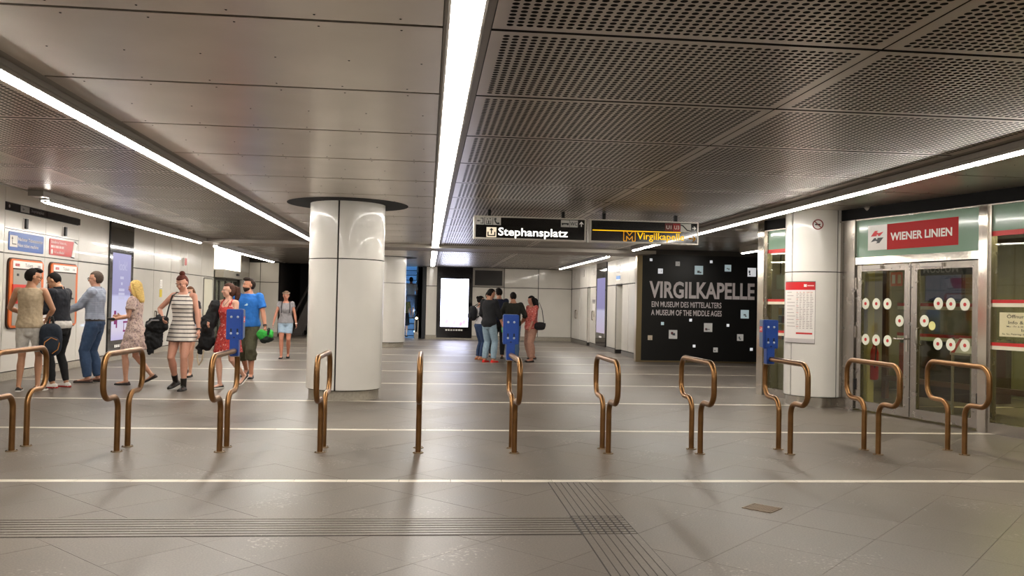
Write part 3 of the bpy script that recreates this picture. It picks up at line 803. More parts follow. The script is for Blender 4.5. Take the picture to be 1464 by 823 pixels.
ipoly(t, [(Rr - 0.155, 0.085), (Rr - 0.155, 0.103), (Rr - 0.07, 0.103), (Rr - 0.095, 0.132), (Rr - 0.078, 0.14), (Rr - 0.035, 0.094), (Rr - 0.078, 0.048), (Rr - 0.095, 0.056), (Rr - 0.07, 0.085)], emission('lit_orange', 'e09a22', 0.8), F0, 'arrow')

# dome camera and ceiling fittings
dc = thing('dome_camera', 'small black dome camera on the ceiling behind the hanging signs', 'camera', (2.62, 16.3, CEIL))
MB().lathe([(0, -0.0), (0.085, 0.0), (0.085, -0.025), (0.075, -0.03)], n=20).build('base', ALU, dc, smooth=True)
MB().lathe([(0.072, -0.028), (0.066, -0.06), (0.04, -0.085), (0, -0.092)], n=20).build('dome', BLACKGLOSS, dc, smooth=True)
sp = thing('ceiling_speaker', 'flat round loudspeaker on the ceiling left of the shop column', 'speaker', (5.85, 15.5, CEIL_R))
MB().lathe([(0, -0.045), (0.08, -0.043), (0.115, -0.02), (0.12, 0.0)], n=24).build('grille', HOUSING, sp, smooth=True)
MB().lathe([(0.115, -0.012), (0.14, -0.01), (0.14, 0)], n=24).build('rim', ALU, sp, smooth=True)
sm = thing('smoke_detector', 'small smoke detector on the ceiling above the shop column', 'detector', (6.25, 11.6, CEIL_R))
MB().lathe([(0, -0.05), (0.03, -0.05), (0.045, -0.03), (0.05, -0.02)], n=18).build('sensor', ALU, sm, smooth=True)
MB().lathe([(0.05, -0.02), (0.06, -0.018), (0.06, 0)], n=18).build('base', HOUSING, sm, smooth=True)

# ------------------------------------------------------------------ ticket machines and signs on the left wall
ORANGE = mat('machine_orange', 'd9661a', 0.35)
MFACE = mat('machine_face', 'a59f94', 0.4, 0.3)
def wall_thing(name, label, cat, y, z, group=None):
    return thing(name, label, cat, (XL, y, z), math.radians(90), group)
def machine(label, yc, wdt, z0, z1):
    t = wall_thing('ticket_machine', label, 'ticket machine', yc, z0, 'orange ticket machines')
    hgt = z1 - z0
    def slab(wd, hh, r, y0, y1, m, name):
        pts = rrect(wd, hh, r, 6)
        return MB().prism([(x, y0, z + hgt / 2) for x, z in pts], (0, y1 - y0, 0)).build(name, m, t)
    slab(wdt + 0.04, hgt + 0.04, 0.11, 0, -0.03, mat('machine_rim', '3a1d10', 0.5), 'rim')
    slab(wdt, hgt, 0.095, -0.02, -0.05, ORANGE, 'surround')
    fw = wdt - 0.2
    MB().box(-fw / 2, fw / 2, -0.056, -0.045, 0.04, hgt - 0.17).build('face', MFACE, t)
    hd = MB().box(-fw / 2 - 0.02, fw / 2 + 0.02, -0.06, -0.045, hgt - 0.15, hgt - 0.03).build('header', mat('machine_header', 'e6ded6', 0.4, emit=0.15), t)
    text('lettering', 'Tickets', mat('grey_letter', '6d6a68', 0.5), hd, (-0.12, -0.06, hgt - 0.12), X, U, 0.062, 0.28)
    MB().box(-fw / 2 + 0.05, -fw / 2 + 0.2, -0.0615, -0.06, hgt - 0.118, hgt - 0.075).build('red_badge', RED, hd)
    text('badge_lettering', 'WIENER LINIEN', WHITE, hd, (-fw / 2 + 0.06, -0.062, hgt - 0.105), X, U, 0.016, 0.13)
    text('lettering', 'VOR', mat('dark_letter', '3a3a40', 0.5), hd, (fw / 2 - 0.17, -0.06, hgt - 0.115), X, U, 0.04, 0.11, bold=0.01)
    MB().box(-fw / 2, fw / 2, -0.062, -0.05, hgt - 0.172, hgt - 0.152).build('shadow_gap', JOINT, t)
    sc = MB().box(-fw / 2 - 0.02, -fw / 2 + 0.45, -0.066, -0.05, 0.40, 0.72).build('screen', mat('machine_red', 'bb2a20', 0.3, emit=0.25), t)
    MB().box(-fw / 2 + 0.05, -fw / 2 + 0.38, -0.068, -0.066, 0.46, 0.66).build('screen_panel', mat('machine_red_dark', '8d1d18', 0.2, emit=0.15), sc)
    MB().box(-fw / 2 + 0.12, -fw / 2 + 0.19, -0.06, -0.055, 0.86, 0.9).build('camera_window', BLACK, t)
    MB().box(0.0, 0.14, -0.07, -0.05, 0.42, 0.62).build('card_terminal', mat('terminal_dark', '2c2a2a', 0.4), t)
    MB().box(0.22, 0.4, -0.06, -0.05, 0.5, 0.53).build('coin_slot', BLACK, t)
    MB().box(-0.28, -0.1, -0.07, -0.05, 0.10, 0.21).build('ticket_tray', mat('tray_dark', '383430', 0.4), t)
    MB().box(-0.26, -0.12, -0.072, -0.07, 0.12, 0.19).build('tray_flap', STEEL, t)
    MB().box(-fw / 2, fw / 2, -0.058, -0.05, 0.28, 0.285).build('panel_line', JOINT, t)
    return t
machine('orange framed ticket machine under the blue sign', 15.26, 1.22, 0.86, 2.0)
machine('orange framed ticket machine under the red sign', 16.76, 1.17, 0.84, 2.0)
SBLUE = mat('sign_blue', '2054a6', 0.35); SRED = mat('sign_red', 'c3281f', 0.35)
bs = wall_thing('blue_sign', 'blue sign pointing to the next ticket machine above the left machine', 'sign', 15.29, 2.14)
pts = rrect(1.26, 0.31, 0.025, 4)
MB().prism([(x, 0, z + 0.155) for x, z in pts], (0, -0.012, 0)).build('board', SBLUE, bs)
ar = MB().box(-0.6, -0.34, -0.0135, -0.012, 0.06, 0.25).build('arrow_field', WHITE, bs)
MB().prism([(x, -0.0137, z) for x, z in ((-0.53, 0.10), (-0.38, 0.10), (-0.38, 0.115), (-0.515, 0.115), (-0.515, 0.19), (-0.495, 0.19), (-0.5225, 0.235), (-0.55, 0.19), (-0.53, 0.19))], (0, -0.001, 0)).build('arrow', BLACK, ar)
text('lettering', 'Nächster Ticketautomat', WHITE, bs, (-0.32, -0.012, 0.175), X, U, 0.06, 0.9, bold=0.012)
text('lettering', 'Next ticket machine', WHITE, bs, (-0.32, -0.012, 0.075), X, U, 0.06, 0.74, bold=0.012)
rs = wall_thing('red_sign', 'red advertising sign shaped like a card above the right machine', 'sign', 16.72, 2.14)
MB().prism([(x, 0, z + 0.155) for x, z in rrect(1.1, 0.30, 0.03, 4)], (0, -0.012, 0)).build('board', SRED, rs)
MB().prism([(0.40, -0.0125, 0.005), (0.52, -0.0125, 0.0), (0.66, -0.0125, 0.30), (0.50, -0.0125, 0.32)], (0, -0.004, 0)).build('white_edge', WHITE, rs)
MB().prism([(0.5, -0.013, 0.30), (0.52, -0.013, 0.325), (0.67, -0.013, 0.285), (0.66, -0.013, 0.265)], (0, -0.004, 0)).build('black_clip', BLACK, rs)
MB().prism([(0.36, -0.013, 0.02), (0.38, -0.013, -0.005), (0.54, -0.013, -0.01), (0.52, -0.013, 0.01)], (0, -0.004, 0)).build('black_clip', BLACK, rs)
PINK = mat('pale_letter', 'f0d4d0', 0.5)
text('lettering', 'Schneller zu Tickets mit...', PINK, rs, (-0.5, -0.012, 0.225), X, U, 0.05, 0.68, bold=0.008)
qb = MB(); xx = -0.5
for w_ in (0.11, 0.05, 0.13, 0.08, 0.1):
    qb.box(xx, xx + w_, -0.0128, -0.012, 0.142, 0.186); xx += w_ + 0.02
qb.build('blurred_print', PINK, rs)
text('lettering', 'WienMobil', PINK, rs, (-0.38, -0.012, 0.045), X, U, 0.055, 0.44, bold=0.014)
MB().prism([(x - 0.455, -0.0125, z + 0.07) for x, z in rrect(0.075, 0.09, 0.03, 4)], (0, -0.001, 0)).build('app_icon', WHITE, rs)
# black direction band above both machines
bd = wall_thing('direction_band', 'dim black direction band with pictograms above the ticket machines', 'sign', 16.0, 2.79)
MB().box(-1.46, -0.006, 0.0, -0.02 - 0.0, 0.005, 0.125).box(0.006, 1.47, 0, -0.02, 0.005, 0.125).build('face', BLACKGLOSS, bd)
a = MB().box(-1.0, -0.68, -0.022, -0.02, 0.012, 0.118).build('pictogram', mat('dim_tile', '6b665e', 0.5), bd)
MB().prism([(x, -0.0225, z) for x, z in ((-0.94, 0.06), (-0.9, 0.09), (-0.9, 0.07), (-0.86, 0.07), (-0.86, 0.05), (-0.9, 0.05), (-0.9, 0.03))], (0, -0.001, 0)).build('symbol', BLACK, a)
text('lettering', 'Stephansplatz', mat('dim_letter', '54504c', 0.5), bd, (-0.62, -0.02, 0.045), X, U, 0.055, 0.5, bold=0.01)
MB().lathe([(0, 0), (0.03, 0)], (-1.38, 0), 12).build('round_emblem', mat('dim_letter', '54504c', 0.5), bd).rotation_euler = (math.radians(90), 0, 0)
bd.children[-1].location = (0, -0.0215, 0.065)
for y_, lab in ((15.23, 'small black bracket on a white plate above the blue sign'), (16.8, 'small black bracket on a white plate above the red sign')):
    br = wall_thing('wall_bracket', lab, 'bracket', y_, 2.53)
    MB().box(-0.09, 0.1, -0.012, 0, -0.01, 0.18).build('plate', WHITE, br, bevel=0.003)
    MB().box(-0.055, 0.02, -0.045, -0.012, 0.0, 0.17).build('clip', BLACK, br)
    MB().box(0.02, 0.055, -0.03, -0.012, 0.09, 0.17).build('catch', BLACK, br)

# advertising display between the wall panels
def lit_screen(name, cols, power, seed=0):
    m = bpy.data.materials.new(name); m.use_nodes = True; nt = m.node_tree; nt.nodes.clear()
    tc = nt.nodes.new('ShaderNodeTexCoord'); se = nt.nodes.new('ShaderNodeSeparateXYZ'); nt.links.new(tc.outputs['Generated'], se.inputs[0])
    rp = nt.nodes.new('ShaderNodeValToRGB'); el = rp.color_ramp.elements
    while len(el) < len(cols): el.new(0.5)
    for e, (p, c) in zip(el, cols): e.position = p; e.color = lin(c)
    nt.links.new(se.outputs['Z'], rp.inputs['Fac'])
    em = nt.nodes.new('ShaderNodeEmission'); em.inputs[1].default_value = power
    o = nt.nodes.new('ShaderNodeOutputMaterial'); nt.links.new(rp.outputs[0], em.inputs[0]); nt.links.new(em.outputs[0], o.inputs[0])
    return m
def ad_display(root, w, z0, z1, sw, sz0, sz1, screen, dots=7):
    MB().box(-w / 2, w / 2, -0.03, 0.0, z0, z1).build('case', BLACKGLOSS, root)
    s_ = MB().box(-sw / 2, sw / 2, -0.034, -0.03, sz0, sz1).build('screen', screen, root)
    d = MB().box(-0.035, 0.035, -0.033, -0.03, sz0 - 0.16, sz0 - 0.10).mesh('badge', WHITE)
    for i in range(dots): link('badge', d, root, ((i - (dots - 1) / 2) * 0.1, 0, 0))
    return s_
LILAC = lit_screen('screen_lilac', [(0.0, 'c9bfe4'), (0.12, 'e0d6e8'), (0.3, 'd6d4ee'), (0.5, 'd2d0f0'), (0.53, 'aaa5cc'), (0.8, 'b2aed4'), (1.0, 'bebae0')], 0.95)
ad = wall_thing('advertising_display', 'tall black advertising display with a lilac lit screen behind the blond woman', 'display', 19.81, 0)
s_ = ad_display(ad, 1.46, 0.16, 3.19, 1.13, 0.45, 2.37, LILAC)
PALE = emission('screen_pale', 'd9d6f2', 0.85)
text('headline', 'look!', PALE, s_, (-0.2, -0.034, 2.0), X, U, 0.22, 0.5)
for z_, w_ in ((1.83, 0.22), (1.70, 0.1), (1.56, 0.34), (1.47, 0.38), (1.38, 0.36)):
    MB().box(-w_ / 2, w_ / 2, -0.0355, -0.034, z_ - 0.03, z_ + 0.03).build('printed_block', PALE, s_)
PK = emission('screen_pink', 'b0568e', 0.6)
for x0, z_, x1, z2 in ((-0.42, 0.8, -0.3, 1.1), (-0.3, 0.72, -0.22, 1.0), (0.15, 0.62, 0.5, 0.66), (0.18, 0.62, 0.22, 0.85), (0.44, 0.62, 0.48, 0.85), (0.15, 0.82, 0.5, 0.86)):
    MB().box(x0, x1 if abs(x1 - x0) > 0.05 else x0 + 0.03, -0.0355, -0.034, z_, z2).build('printed_shape', PK, s_)

# wall fittings on the left
nt_ = wall_thing('wall_notice', 'small white and yellow notice stickers on the left wall', 'notice', 22.72, 1.42)
MB().box(-0.1, 0.1, -0.006, 0, 0.24, 0.45).build('white_sheet', WHITE, nt_)
MB().box(-0.06, 0.06, -0.0065, -0.006, 0.27, 0.29).box(-0.07, 0.07, -0.0065, -0.006, 0.33, 0.345).box(-0.07, 0.07, -0.0065, -0.006, 0.38, 0.395).build('print', PRINT, nt_)
MB().box(-0.1, 0.1, -0.006, 0, 0.0, 0.2).build('yellow_sheet', mat('yellow_sheet', 'd8c026', 0.5), nt_)
def pull_handle(label, loc, rz, hgt=0.26, wd=0.16):
    t = thing('pull_handle', label, 'handle', loc, rz, 'recessed service door handles')
    MB().prism([(x, 0, z + hgt / 2) for x, z in rrect(wd + 0.05, hgt + 0.05, 0.03, 4)], (0, -0.008, 0)).build('plate', mat('handle_plate', 'b0a899', 0.4), t)
    pth = fillet([(-wd / 2, 0, 0), (-wd / 2, -0.05, 0), (-wd / 2, -0.05, hgt), (-wd / 2, 0, hgt)], 0.02, 4)
    MB().tube(pth, 0.014, 8).build('grip', mat('handle_brown', '4c3b2b', 0.4), t, smooth=True)
    MB().box(-0.01, 0.05, -0.012, -0.008, hgt * 0.35, hgt * 0.65).build('latch', STEEL, t)
    return t
pull_handle('dark pull handle on the left wall right of the lilac display', (XL, 22.36, 0.80), math.radians(90))
fa = wall_thing('fire_alarm', 'small red fire alarm box on the left wall', 'alarm', 24.75, 2.33)
MB().box(-0.12, 0.12, -0.05, 0, 0, 0.2).build('box', mat('alarm_red', 'b33020', 0.4), fa, bevel=0.01)
MB().box(-0.16, -0.12, -0.05, 0, -0.02, 0.2).build('side_plate', WHITE, fa)
wf = wall_thing('framed_plan', 'framed pale plan with rounded corners beside the lit door', 'frame', 27.4, 0.85)
MB().prism([(x, 0, z + 0.6) for x, z in rrect(1.05, 1.2, 0.08, 5)], (0, -0.02, 0)).build('frame', mat('plan_frame', '6f6a62', 0.4), wf)
MB().prism([(x, -0.02, z + 0.6) for x, z in rrect(0.97, 1.12, 0.06, 5)], (0, -0.003, 0)).build('sheet', mat('plan_sheet', 'cfcbb8', 0.3), wf)

# automatic door in the left wall
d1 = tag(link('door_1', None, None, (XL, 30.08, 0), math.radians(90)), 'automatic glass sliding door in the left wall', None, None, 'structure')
DK = mat('door_frame_dark', '4d4b45', 0.35, 0.6)
MB().box(-1.93, -1.72, -0.03, 0.2, 0, 2.3).build('jamb', DK, d1)
MB().box(1.72, 1.93, -0.03, 0.2, 0, 2.3).build('jamb', DK, d1)
MB().box(-1.93, 1.93, -0.30, 0.1, 2.1, 2.36).build('drive_housing', mat('door_drive', 'b9b3a6', 0.35, 0.6), d1, bevel=0.01)
MB().box(-0.12, 0.12, -0.36, -0.30, 2.2, 2.27).build('sensor', BLACK, d1)
MB().box(-1.93, 1.93, 0.0, 0.02, 2.36, 3.19).build('wall_glow_panel', emission('wall_glow', 'fff3dc', 3.0), d1)  # emissive sheet standing in for the glare of light on the wall
CLEAR = glass('clear_glass', 'c8d0c6')
for x0, x1 in ((-1.72, -0.9), (-0.9, -0.02), (0.02, 0.9), (0.9, 1.72)):
    lf = MB().box(x0, x0 + 0.07, 0.05, 0.1, 0, 2.1).box(x1 - 0.07, x1, 0.05, 0.1, 0, 2.1).box(x0 + 0.07, x1 - 0.07, 0.05, 0.1, 0, 0.1).box(x0 + 0.07, x1 - 0.07, 0.05, 0.1, 2.02, 2.1).build('door_leaf', DK, d1)
    MB().box(x0 + 0.07, x1 - 0.07, 0.07, 0.08, 0.1, 2.02).build('pane', CLEAR, lf)
vb = struct(MB().box(-8.75, -7.12, 27.6, 28.1, 0, 2.85).box(-8.75, -7.12, 32.05, 32.3, 0, 2.85).box(-8.8, -8.7, 28.1, 32.05, 0, 2.85).box(-8.75, -7.12, 28.0, 32.1, 2.85, 2.9).build('wall_vestibule', ENAMEL))
vl = thing('vestibule_lamp', 'lamp behind the automatic glass door', 'light', (-8.69, 30.6, 0.5))
MB().box(0, 0.03, -0.9, -0.2, 0, 1.7).build('diffuser', emission('vestibule_light', 'fff6e6', 4), vl)
MB().box(0, 0.02, -0.95, -0.15, -0.05, 1.75).build('frame', DK, vl)

# ------------------------------------------------------------------ far wall display, monitor
ad2 = thing('advertising_display', 'black advertising display with a glaring white screen on the far wall', 'display', (1.05, YB, 0))
WSCR = lit_screen('screen_white', [(0.0, 'd8d0ec'), (0.08, 'dcd8f2'), (0.2, 'e0e4ff'), (0.5, 'd6deff'), (0.9, 'dfe5ff')], 8.0)
s_ = ad_display(ad2, 1.38, 0.07, 2.84, 1.08, 0.50, 2.38, WSCR)
for x_, z_, c_ in ((-0.3, 0.72, 'd8c8dc'), (0.25, 0.62, 'd9b4d0'), (0.0, 0.68, 'dccce0'), (0.38, 0.70, 'dcc0d8')):
    MB().prism([(x_ + a_, -0.0345, z_ + b_) for a_, b_ in ((-0.07, -0.08), (0.05, -0.1), (0.08, 0.05), (-0.02, 0.1))], (0, -0.001, 0)).build('printed_shape', emission('scr' + c_, c_, 1.5), s_)
mo = thing('monitor', 'dark switched-off monitor in a grey frame high on the far wall', 'monitor', (2.37, YB, 2.09))
MB().box(-0.62, 0.62, -0.02, 0.02, 0.0, 0.75).build('frame', mat('monitor_frame', '8f8a82', 0.4, 0.3), mo, bevel=0.005)
MB().box(-0.54, 0.54, -0.03, -0.02, 0.06, 0.65).build('screen', mat('monitor_screen', '1c1816', 0.3), mo)

# lit display, handles, plates on the wall right of the far hall
rz_r = math.radians(-90)
ad3 = thing('advertising_display', 'slim lit advertising display in the wall left of the museum board', 'display', (XR, 27.6, 0), rz_r)
ad_display(ad3, 1.62, 0.12, 3.1, 1.3, 0.55, 2.35, lit_screen('screen_lilac_far', [(0.0, 'd8c8dc'), (0.4, 'd9d5ee'), (0.45, 'a9a2cc'), (1.0, 'b0a9da')], 0.75), dots=4)
pull_handle('dark pull handle on the service door nearest the far corner', (XR, 32.2, 0.95), rz_r, 0.3, 0.3)
pull_handle('dark pull handle on the service door left of the slim display', (XR, 28.85, 0.95), rz_r, 0.3, 0.3)
for y_, z_, lab in ((33.0, 2.45, 'square wall plate nearest the far corner'), (31.0, 2.5, 'square wall plate above the first niche'), (29.0, 2.5, 'square wall plate left of the slim display'), (25.2, 2.45, 'square wall plate above the second niche')):
    pl = thing('wall_plate', lab, 'plate', (XR, y_, z_), rz_r, 'square plates high on the far right wall')
    MB().box(-0.2, 0.2, -0.01, 0, 0, 0.26).build('frame', mat('plan_frame', '6f6a62', 0.4), pl)
    MB().box(-0.18, 0.18, -0.013, -0.01, 0.015, 0.245).build('plate', ENAMEL, pl)
    MB().box(-0.06, 0.0, -0.015, -0.013, 0.06, 0.2).build('symbol', mat('grey_letter', '6d6a68', 0.5), pl)
bt = thing('blue_notice', 'small blue notice above the second niche', 'notice', (XR, 25.2, 2.22), rz_r)
MB().box(-0.25, 0.25, -0.012, 0, 0.03, 0.13).build('board', mat('notice_blue', '3f78b8', 0.4), bt)
MB().box(-0.25, 0.25, -0.01, 0, 0.0, 0.028).build('white_strip', WHITE, bt)
st3 = thing('wall_notice', 'printed white notice on the panel above the far service door handle', 'notice', (XR, 28.9, 1.25), rz_r)
MB().box(-0.25, 0.2, -0.01, 0, 0.3, 0.4).build('dark_strip', mat('grey_letter', '6d6a68', 0.5), st3)
MB().box(-0.2, 0.15, -0.008, 0, 0.0, 0.26).build('sheet', WHITE, st3)

# ------------------------------------------------------------------ black museum board
YM = 21.8
bb = thing('museum_board', 'large black wall board reading VIRGILKAPELLE with small picture squares', 'board', (5.56, YM, 0))
MB().box(0, 3.9, 0, 0.15, 0.04, 2.81).build('panel', mat('board_black', '0c0c0e', 0.35), bb)
MB().box(-0.14, 0.0, -0.03, 0.15, 0, 3.0).build('steel_edge', mat('warm_steel', 'a89878', 0.28, 1.0), bb)
MB().box(0, 3.9, -0.012, 0.15, 0, 0.04).build('base_rail', mat('warm_steel', 'a89878', 0.28, 1.0), bb)
MB().box(-0.14, 3.9, 0.0, 0.15, 2.81, 3.2).build('header', DARKWALL, bb)
LETT = mat('board_letters', 'dcd4d6', 0.5, emit=0.0)
text('lettering', 'VIRGILKAPELLE', LETT, bb, (0.20, 0, 1.695), X, U, 0.46, 2.85, bold=0.03)
text('lettering', 'EIN MUSEUM DES MITTELALTERS', LETT, bb, (0.27, 0, 1.44), X, U, 0.155, 1.88, bold=0.016)
text('lettering', 'A MUSEUM OF THE MIDDLE AGES', LETT, bb, (0.26, 0, 1.225), X, U, 0.155, 1.9, bold=0.016)
kx = 3.16 / 812; kz = 2.78 / 705                         # board drawing -> metres
def bsq(px, py, w_, m):
    x_ = (px - 80) * kx; z_ = 2.81 - (py - 75) * kz
    x_ += 0.0
    return MB().box(x_, x_ + w_ * kx, -0.006, 0.0, z_ - w_ * kz, z_).build('picture_square', m, bb)
SQW = mat('square_white', 'e6e8ec', 0.4, emit=0.55); SQB = mat('square_blue', 'b8ccd2', 0.4, emit=0.35); SQG = mat('square_grey', 'b9b6b2', 0.4, emit=0.25)
DKP = mat('square_drawing', '5d6468', 0.6)
for px, py, w_, m, d_ in ((131, 102, 18, SQW, 0), (189, 168, 33, SQW, 1), (309, 118, 30, SQG, 1), (442, 143, 58, SQB, 2), (547, 105, 18, SQW, 0), (651, 131, 45, SQB, 2), (812, 148, 58, SQW, 2),
                       (768, 431, 57, SQB, 2), (216, 522, 20, SQB, 0), (411, 497, 18, SQW, 0), (513, 524, 58, SQG, 3), (671, 527, 18, SQW, 0), (271, 574, 58, SQG, 3), (127, 612, 31, mat('square_tan', 'b0a08c', 0.4, emit=0.2), 1), (745, 594, 44, SQG, 2), (438, 669, 18, SQW, 0), (581, 686, 31, SQG, 1), (837, 684, 19, SQW, 0)):
    o = bsq(px, py, w_, m)
    x_ = (px - 80) * kx; z_ = 2.81 - (py - 75) * kz; ww = w_ * kx
    for j in range(d_):
        a_ = x_ + ww * rnd.uniform(0.12, 0.6); b_ = z_ - ww * rnd.uniform(0.4, 0.75)
        c = DKP if j < 2 else mat('square_red_drawing', '6d3a40', 0.6)
        MB().box(a_, a_ + ww * rnd.uniform(0.15, 0.3), -0.0075, -0.006, b_ - ww * 0.12, b_ + ww * rnd.uniform(0, 0.2)).build('drawing', c, o)
# ------------------------------------------------------------------ glazed shop on the right
SL = Vector((6.17, 11.87, 0)); SRZ = math.atan2(-0.9666, 0.2562)
def shop_obj(name): return link(name, None, None, SL, SRZ)
def shop_at(name, ds): return link(name, None, None, SL + Vector((0.2562, -0.9666, 0)) * ds, SRZ)
SGLASS = glass('shop_glass', 'eaebdf', ior=1.5)
GREEN = mat('transom_green', '6f8b76', 0.15, coat=0.2)
FRAME = mat('shop_frame', '9d968e', 0.26, 0.95, rvar=0.05, vscale=10)
REDB = mat('band_red', 'c01f1c', 0.4); CREAM = mat('band_cream', 'd9d0b8', 0.45)
STW = mat('sticker_white', 'd8d8c4', 0.5)
# header and posts
tr = struct(shop_obj('trim_2'))
MB().box(-2.15, 6.5, -0.02, 0.2, 2.75, 3.3).build('fascia', mat('fascia_black', '060505', 0.7, spec=0.2), tr)
MB().box(-2.15, 6.5, -0.05, 0.0, 2.735, 2.752).build('edge', FRAME, tr)
MB().box(-0.06, 0.09, -0.06, 0.1, 0, 2.75).build('post', FRAME, tr)
MB().box(2.17, 2.29, -0.06, 0.1, 0, 2.75).build('post', mat('polished_steel', 'c9c2b8', 0.1, 1.0), tr)
MB().box(-2.14, -1.98, -0.08, 0.08, 0, 3.0).build('post', mat('polished_steel', 'c9c2b8', 0.1, 1.0), tr)
MB().box(0.09, 2.17, -0.05, 0.1, 2.1, 2.2).build('transom_bar', mat('polished_steel', 'c9c2b8', 0.1, 1.0), tr)
MB().box(-0.44, -0.06, -0.03, 0.1, 0, 2.75).build('jamb_panel', FRAME, tr)
# transom glass panel with the operator sign
sg = tag(shop_obj('shop_sign'), 'red and white WIENER LINIEN sign on the green glass above the doors', 'sign')
MB().box(0.09, 2.17, -0.02, 0.02, 2.2, 2.74).build('green_panel', GREEN, sg)
MB().box(0.31, 0.665, -0.024, -0.02, 2.295, 2.645).build('white_field', mat('sign_white', 'cdc8c2', 0.3), sg)
MB().box(0.665, 1.84, -0.024, -0.02, 2.29, 2.645).build('red_field', mat('sign_field_red', 'a01214', 0.55, spec=0.25), sg)
text('lettering', 'WIENER LINIEN', mat('sign_letter', 'd8cfc8', 0.4), sg, (0.73, -0.024, 2.415), X, U, 0.115, 1.02, bold=0.03)
def em(pts, m, name='emblem'):
    MB().prism([(x, -0.0245, z) for x, z in pts], (0, -0.002, 0)).build(name, m, sg)
em([(0.365, 2.49), (0.44, 2.565), (0.50, 2.565), (0.475, 2.545), (0.51, 2.53), (0.60, 2.545), (0.535, 2.49), (0.50, 2.49), (0.50, 2.51), (0.475, 2.51), (0.475, 2.49)], RED)
em([(0.60, 2.465), (0.525, 2.39), (0.465, 2.39), (0.49, 2.41), (0.455, 2.425), (0.365, 2.41), (0.43, 2.465), (0.465, 2.465), (0.465, 2.445), (0.49, 2.445), (0.49, 2.465)], BLACK)
# double door
d2 = tag(shop_obj('door_2'), 'double glass shop door in steel frames with round stickers', None, None, 'structure')
def door_leaf(s0, s1, handle_side):
    z0, z1 = 0.03, 2.085
    q = MB().box(s0, s0 + 0.10, -0.03, 0.03, z0, z1).box(s1 - 0.10, s1, -0.03, 0.03, z0, z1).box(s0 + 0.10, s1 - 0.10, -0.03, 0.03, z0, z0 + 0.12).box(s0 + 0.10, s1 - 0.10, -0.03, 0.03, z1 - 0.085, z1)
    lf = q.build('door_leaf', FRAME, d2)
    MB().box(s0 + 0.10, s1 - 0.10, -0.006, 0.006, z0 + 0.12, z1 - 0.085).build('pane', SGLASS, lf)
    for hz in (0.3, 1.05, 1.75):
        hx = s0 - 0.005 if handle_side > 0 else s1 + 0.005
        MB().box(hx - 0.02, hx + 0.02, -0.05, -0.03, hz, hz + 0.16).build('hinge', BLACK if hz < 1 else STEEL, lf)
    hx = s1 - 0.05 if handle_side > 0 else s0 + 0.05
    if handle_side > 0:
        MB().tube([(hx, -0.03, 1.07), (hx, -0.08, 1.07), (hx - 0.17, -0.085, 1.07)], 0.011, 8).build('handle', STEEL, lf, smooth=True)
        MB().box(hx - 0.02, hx + 0.02, -0.036, -0.03, 0.9, 1.12).build('lock_plate', STEEL, lf)
    else:
        MB().tube(fillet([(hx + 0.08, 0.0, 1.0), (hx + 0.08, -0.06, 1.0), (hx + 0.08, -0.06, 1.22), (hx + 0.08, 0.0, 1.22)], 0.025, 4), 0.014, 8).build('handle', STEEL, lf, smooth=True)
    MB().box((s0 + s1) / 2 - 0.35, (s0 + s1) / 2 + 0.0, -0.07, -0.03, z1 - 0.06, z1 - 0.01).build('door_closer', ALU, lf)
    return lf
lf1 = door_leaf(0.10, 1.09, 1)
lf2 = door_leaf(1.105, 2.16, -1)
def disc(parent, s_, z_, r=0.078, m=STW, dot=True):
    n = 20
    o = MB().prism([(s_ + r * 0.93 * math.cos(2 * math.pi * i / n), -0.0062, z_ + r * math.sin(2 * math.pi * i / n)) for i in range(n)], (0, -0.0012, 0), 0)
    if dot:
        o.prism([(s_ + r * 0.31 * math.cos(2 * math.pi * i / 12), -0.0075, z_ + r * 0.31 * math.sin(2 * math.pi * i / 12)) for i in range(12)], (0, -0.0008, 0), 1)
    o.build('sticker', [m, mat('dot_red', 'b3231c', 0.5)], parent)
for s_, z_ in ((.26, 1.54), (.465, 1.54), (.67, 1.54), (.89, 1.31), (.27, 1.03), (.47, 1.03), (.68, 1.03)): disc(lf1, s_, z_)
for s_, z_ in ((1.31, 1.32), (1.53, 1.55), (1.725, 1.545), (1.935, 1.54), (1.53, 1.03), (1.73, 1.03), (1.94, 1.03)): disc(lf2, s_, z_)
disc(lf2, 1.435, 1.26, 0.058, mat('sticker_yellow', 'd6d08a', 0.5), False)
# panes left and right of the doors
def pane(name, s0, s1, label, frame_ends):
    t = tag(shop_obj(name), label, None, None, 'structure')
    MB().box(s0, s1, -0.04, 0.06, 0, 0.13).build('sill', FRAME, t)
    MB().box(s0, s1, -0.006, 0.006, 0.13, 2.75).build('pane', SGLASS, t)
    MB().box(s0, s1, -0.012, -0.007, 2.425, 2.75).build('green_band', GREEN, t)
    MB().box(s0, s1, -0.012, -0.007, 2.365, 2.425).build('red_band', REDB, t)
    for z_ in (1.56, 1.05):
        MB().box(s0, s1, -0.012, -0.007, z_, z_ + 0.04).build('red_band', REDB, t)
        MB().box(s0, s1, -0.012, -0.007, z_ - 0.045, z_).build('cream_band', CREAM, t)
    for s_ in frame_ends: MB().box(s_ - 0.02, s_ + 0.02, -0.04, 0.06, 0.13, 2.75).build('mullion', FRAME, t)
    return t
pane('window_1', 2.29, 3.9, 'glazed shop front right of the double door', (2.31, 3.88))
pane('window_3', 3.9, 6.0, 'glazed shop front nearest the camera', (5.9,))
pane('window_2', -1.98, -0.44, 'narrow glazed shop front left of the column', (-1.96, -1.0))
op = tag(shop_obj('opening_hours_notice'), 'cream notice of opening hours on the right shop pane', 'notice')
MB().box(2.43, 3.35, -0.016, -0.013, 1.165, 1.45).build('sheet', mat('notice_cream', 'd2c79e', 0.5), op)
DL = mat('notice_letters', '3b352c', 0.6)
